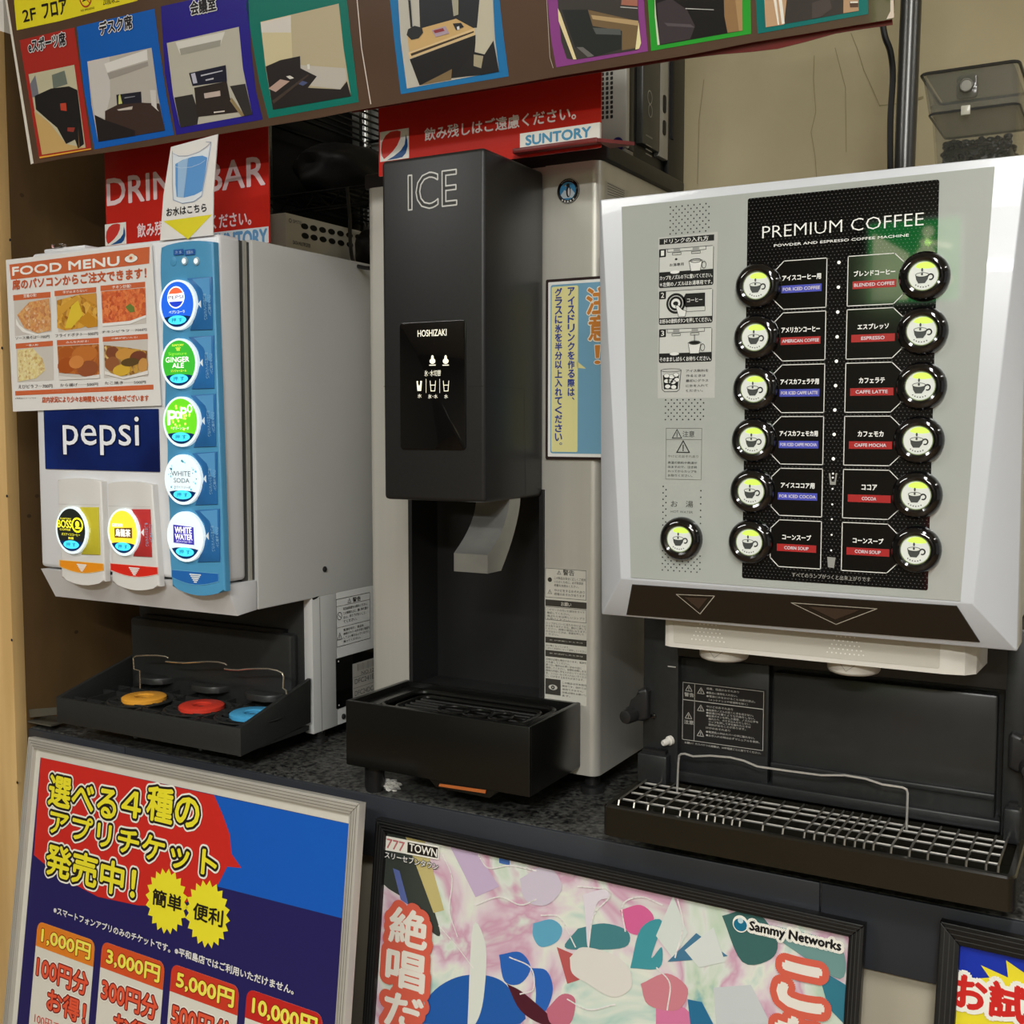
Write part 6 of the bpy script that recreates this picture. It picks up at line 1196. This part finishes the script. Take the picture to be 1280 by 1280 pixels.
# poster 2: abstract colours stand in for the illustration
PB = lean_plane(472, 1022, 1.13, 6, 1, 1); wB = PB.uv(1082, 1155)[0]
p2 = thing('framed_poster', 'black framed pastel poster leaning against the middle of the counter', 'poster', PB.O, 'framed posters leaning under the counter')
m_bf = mat('black_frame', (24, 24, 24), .35, noise=.2, nscale=60); frame(PB, wB, .85, .0150, m_bf, .005, p2, ink((52, 52, 50), .5))
b = MB(); m_ab = blotch('pastel_abstract', ((104, 160, 160), (186, 212, 200), (226, 230, 216), (222, 206, 212), (206, 160, 182), (220, 226, 216), (196, 214, 190), (130, 180, 178)), 9, 'NOISE', .3, 2)
b.poly(PB, [(.014, -.014), (wB - .014, -.014), (wB - .014, -.836), (.014, -.836)], -.002, m_ab); b.build('poster_print', p2)
zb_ = zc(3.0476, 440, 1000); zg = zc(2.783, 820, 1080); b = MB()
SW = [(zb_((130, 110), (200, 125), (330, 480), (300, 500), (200, 380), (110, 300)), (60, 66, 60)), (zb_((195, 118), (270, 135), (350, 420), (310, 430)), (196, 182, 120)), (zb_((155, 260), (180, 270), (215, 400), (185, 380)), (96, 110, 170)),
      (zb_((370, 170), (470, 190), (560, 330), (470, 370)), (196, 176, 204)), (zb_((560, 190), (600, 195), (600, 250), (560, 240)), (70, 110, 176)), (zb_((255, 853), (300, 740), (400, 675), (520, 670), (600, 720), (640, 853)), (34, 92, 170)), (zb_((560, 590), (640, 580), (680, 640), (640, 700), (580, 690)), (44, 100, 184)), (zb_((680, 640), (740, 650), (765, 720), (740, 800), (700, 820), (700, 720)), (44, 100, 184)),
      (zb_((440, 853), (460, 480), (510, 560), (500, 760), (470, 853)), (220, 224, 214)), (zb_((590, 700), (660, 740), (780, 853), (720, 853), (640, 800)), (80, 30, 44)), (zb_((690, 470), (760, 455), (800, 490), (780, 540), (720, 560), (690, 520)), (96, 166, 196)), (zb_((860, 490), (960, 470), (1050, 500), (1040, 560), (900, 570), (810, 560)), (70, 130, 136)), (zb_((1020, 420), (1100, 400), (1150, 450), (1110, 510), (1050, 500)), (214, 100, 150)),
      (zb_((780, 560), (850, 590), (880, 680), (820, 700)), (186, 90, 90)), (zb_((740, 800), (800, 740), (850, 760), (830, 853), (760, 853)), (196, 110, 130)), (zb_((1060, 640), (1100, 490), (1180, 460), (1140, 600), (1180, 560), (1170, 640)), (66, 150, 160)), (zg((0, 250), (60, 110), (110, 240), (60, 330)), (214, 222, 214)), (zg((40, 340), (140, 240), (250, 320), (180, 330)), (70, 120, 150)), (zg((100, 300), (200, 220), (240, 340), (150, 360)), (216, 222, 216)),
      (zg((230, 180), (340, 160), (420, 260), (400, 330), (300, 340)), (60, 104, 100)), (zg((340, 200), (560, 250), (650, 300), (640, 400), (480, 300)), (110, 150, 146)), (zg((560, 360), (660, 420), (655, 557), (600, 500)), (50, 120, 140)), (zg((200, 430), (330, 420), (400, 557), (210, 557)), (200, 206, 206)), (zg((0, 470), (100, 500), (160, 557), (0, 557)), (214, 120, 160)), (zg((110, 470), (160, 480), (200, 557), (120, 557)), (40, 110, 150)),
      (zb_((880, 360), (960, 340), (980, 370), (930, 400), (900, 560), (890, 450)), (224, 216, 224)), (zb_((640, 300), (740, 250), (800, 330), (740, 400), (660, 380)), (206, 196, 210)), (zb_((830, 600), (880, 560), (1000, 590), (1060, 650), (1060, 720), (990, 750), (900, 700), (840, 660)), (222, 218, 210)), (zb_((1100, 700), (1200, 660), (1280, 720), (1240, 800), (1130, 780)), (206, 130, 140))]
for k, (pts, c) in enumerate(SW):
    q = PB.pts(pts, -.0012); q = [tuple(p)[:2] for p in smoothpath([Vector((*p, 0)) for p in q + [q[0]]], 5)][:-1] if len(q) > 4 else q; b.poly(PB, q, -.0016 + k * .00003, ink(c, .3))
for pts in (((345, 210), (380, 300), (370, 420), (400, 520)), ((470, 400), (560, 370), (640, 400), (700, 380)), ((720, 440), (790, 450), (850, 560)), ((900, 560), (920, 440), (980, 370), (960, 340), (860, 330)), ((1040, 500), (1030, 400), (1100, 370), (1180, 400)), ((600, 600), (680, 640), (690, 720), (640, 740)), ((330, 480), (400, 560), (460, 640)), ((820, 760), (900, 800), (1000, 780)), ((480, 210), (520, 260), (600, 250), (700, 270)), ((1160, 640), (1210, 700), (1200, 800)), ((1240, 380), (1260, 480), (1230, 600))):
    q = [tuple(p)[:2] for p in smoothpath([Vector((*p, 0)) for p in PB.pts(zb_(*pts))], 6)]; b.line(PB, q, .0016, -.0006, ink((236, 232, 228), .3))
b.build('abstract_patch', p2)
b = MB(); rg = ink((214, 96, 76), .4)
for s, q in (('絶', ((145, 408), (145, 540), (285, 430), (285, 570))), ('唱', ((132, 570), (132, 700), (275, 590), (275, 735))), ('だ', ((125, 735), (125, 865), (268, 755), (268, 880)))): b.text4(PB, s, *zb_(*q), .0006, ink((232, 226, 214), .3), .07, ((rg, .010),))
for s, q in (('こ', ((430, 342), (430, 490), (580, 370), (580, 515))), ('ち', ((420, 530), (420, 690), (570, 560), (570, 720)))): b.text4(PB, s, *zg(*q), .0006, ink((232, 226, 214), .3), .12, ((rg, .010),))
b.pp(PB, zb_((122, 135), (208, 152), (206, 205), (122, 190)), .0002, wt); b.pp(PB, zb_((208, 152), (332, 176), (330, 228), (206, 206)), .0002, wt); b.pp(PB, zb_((212, 160), (328, 182), (326, 222), (210, 200)), .0004, kb2)
b.text4(PB, '777', *zb_((132, 148), (132, 184), (200, 160), (200, 196)), .0006, ink((196, 120, 120), .3), .04); b.text4(PB, 'TOWN', *zb_((218, 166), (218, 196), (324, 186), (324, 216)), .0007, wt, .04)
b.text4(PB, 'スリーセブンタウン', *zb_((125, 200), (125, 224), (328, 236), (328, 262)), .0006, wt, .02, ((ink((60, 60, 70), .3), .0008),))
b.text4(PB, 'Sammy Networks', *zg((326, 200), (326, 243), (643, 268), (643, 308)), .0008, ink((20, 22, 26), .3), .09, ((wt, .0036),)); u, v = PB.uv(*zg((294, 208))[0]); b.poly(PB, ell(u, v, .0085, .009), .0004, wt); b.poly(PB, ell(u, v - .001, .0072, .0066), .0006, ink((24, 110, 140), .3)); b.poly(PB, ell(u, v + .0035, .003, .003, 12), .0008, ink((190, 216, 220), .3))
b.build('lettering', p2)
# poster 3
PC_ = lean_plane(1176, 1150, 1.13, 6, 0, 1); p3_ = thing('framed_poster', 'black framed blue and yellow poster at the lower right edge', 'poster', PC_.O, 'framed posters leaning under the counter')
frame(PC_, .60, .84, .019, m_bf, .005, p3_, ink((52, 52, 50), .5)); b = MB()
b.poly(PC_, [(.018, -.018), (.582, -.018), (.582, -.82), (.018, -.82)], -.002, ink((22, 50, 168), .3)); b.build('poster_print', p3_)
b = MB(); b.pp(PC_, zg((1030, 540), (1040, 470), (1100, 400), (1160, 395), (1130, 352), (1225, 395), (1218, 335), (1290, 385), (1400, 340), (1420, 600), (1300, 640), (1060, 600)), -.0012, ink((236, 220, 50), .3)); b.build('star_badge', p3_)
b = MB(); b.text4(PC_, 'お試し', *zg((1034, 390), (1034, 505), (1420, 450), (1420, 580)), .0004, ink((206, 40, 36), .3), .08, ((wt, .0056),)); b.build('lettering', p3_)
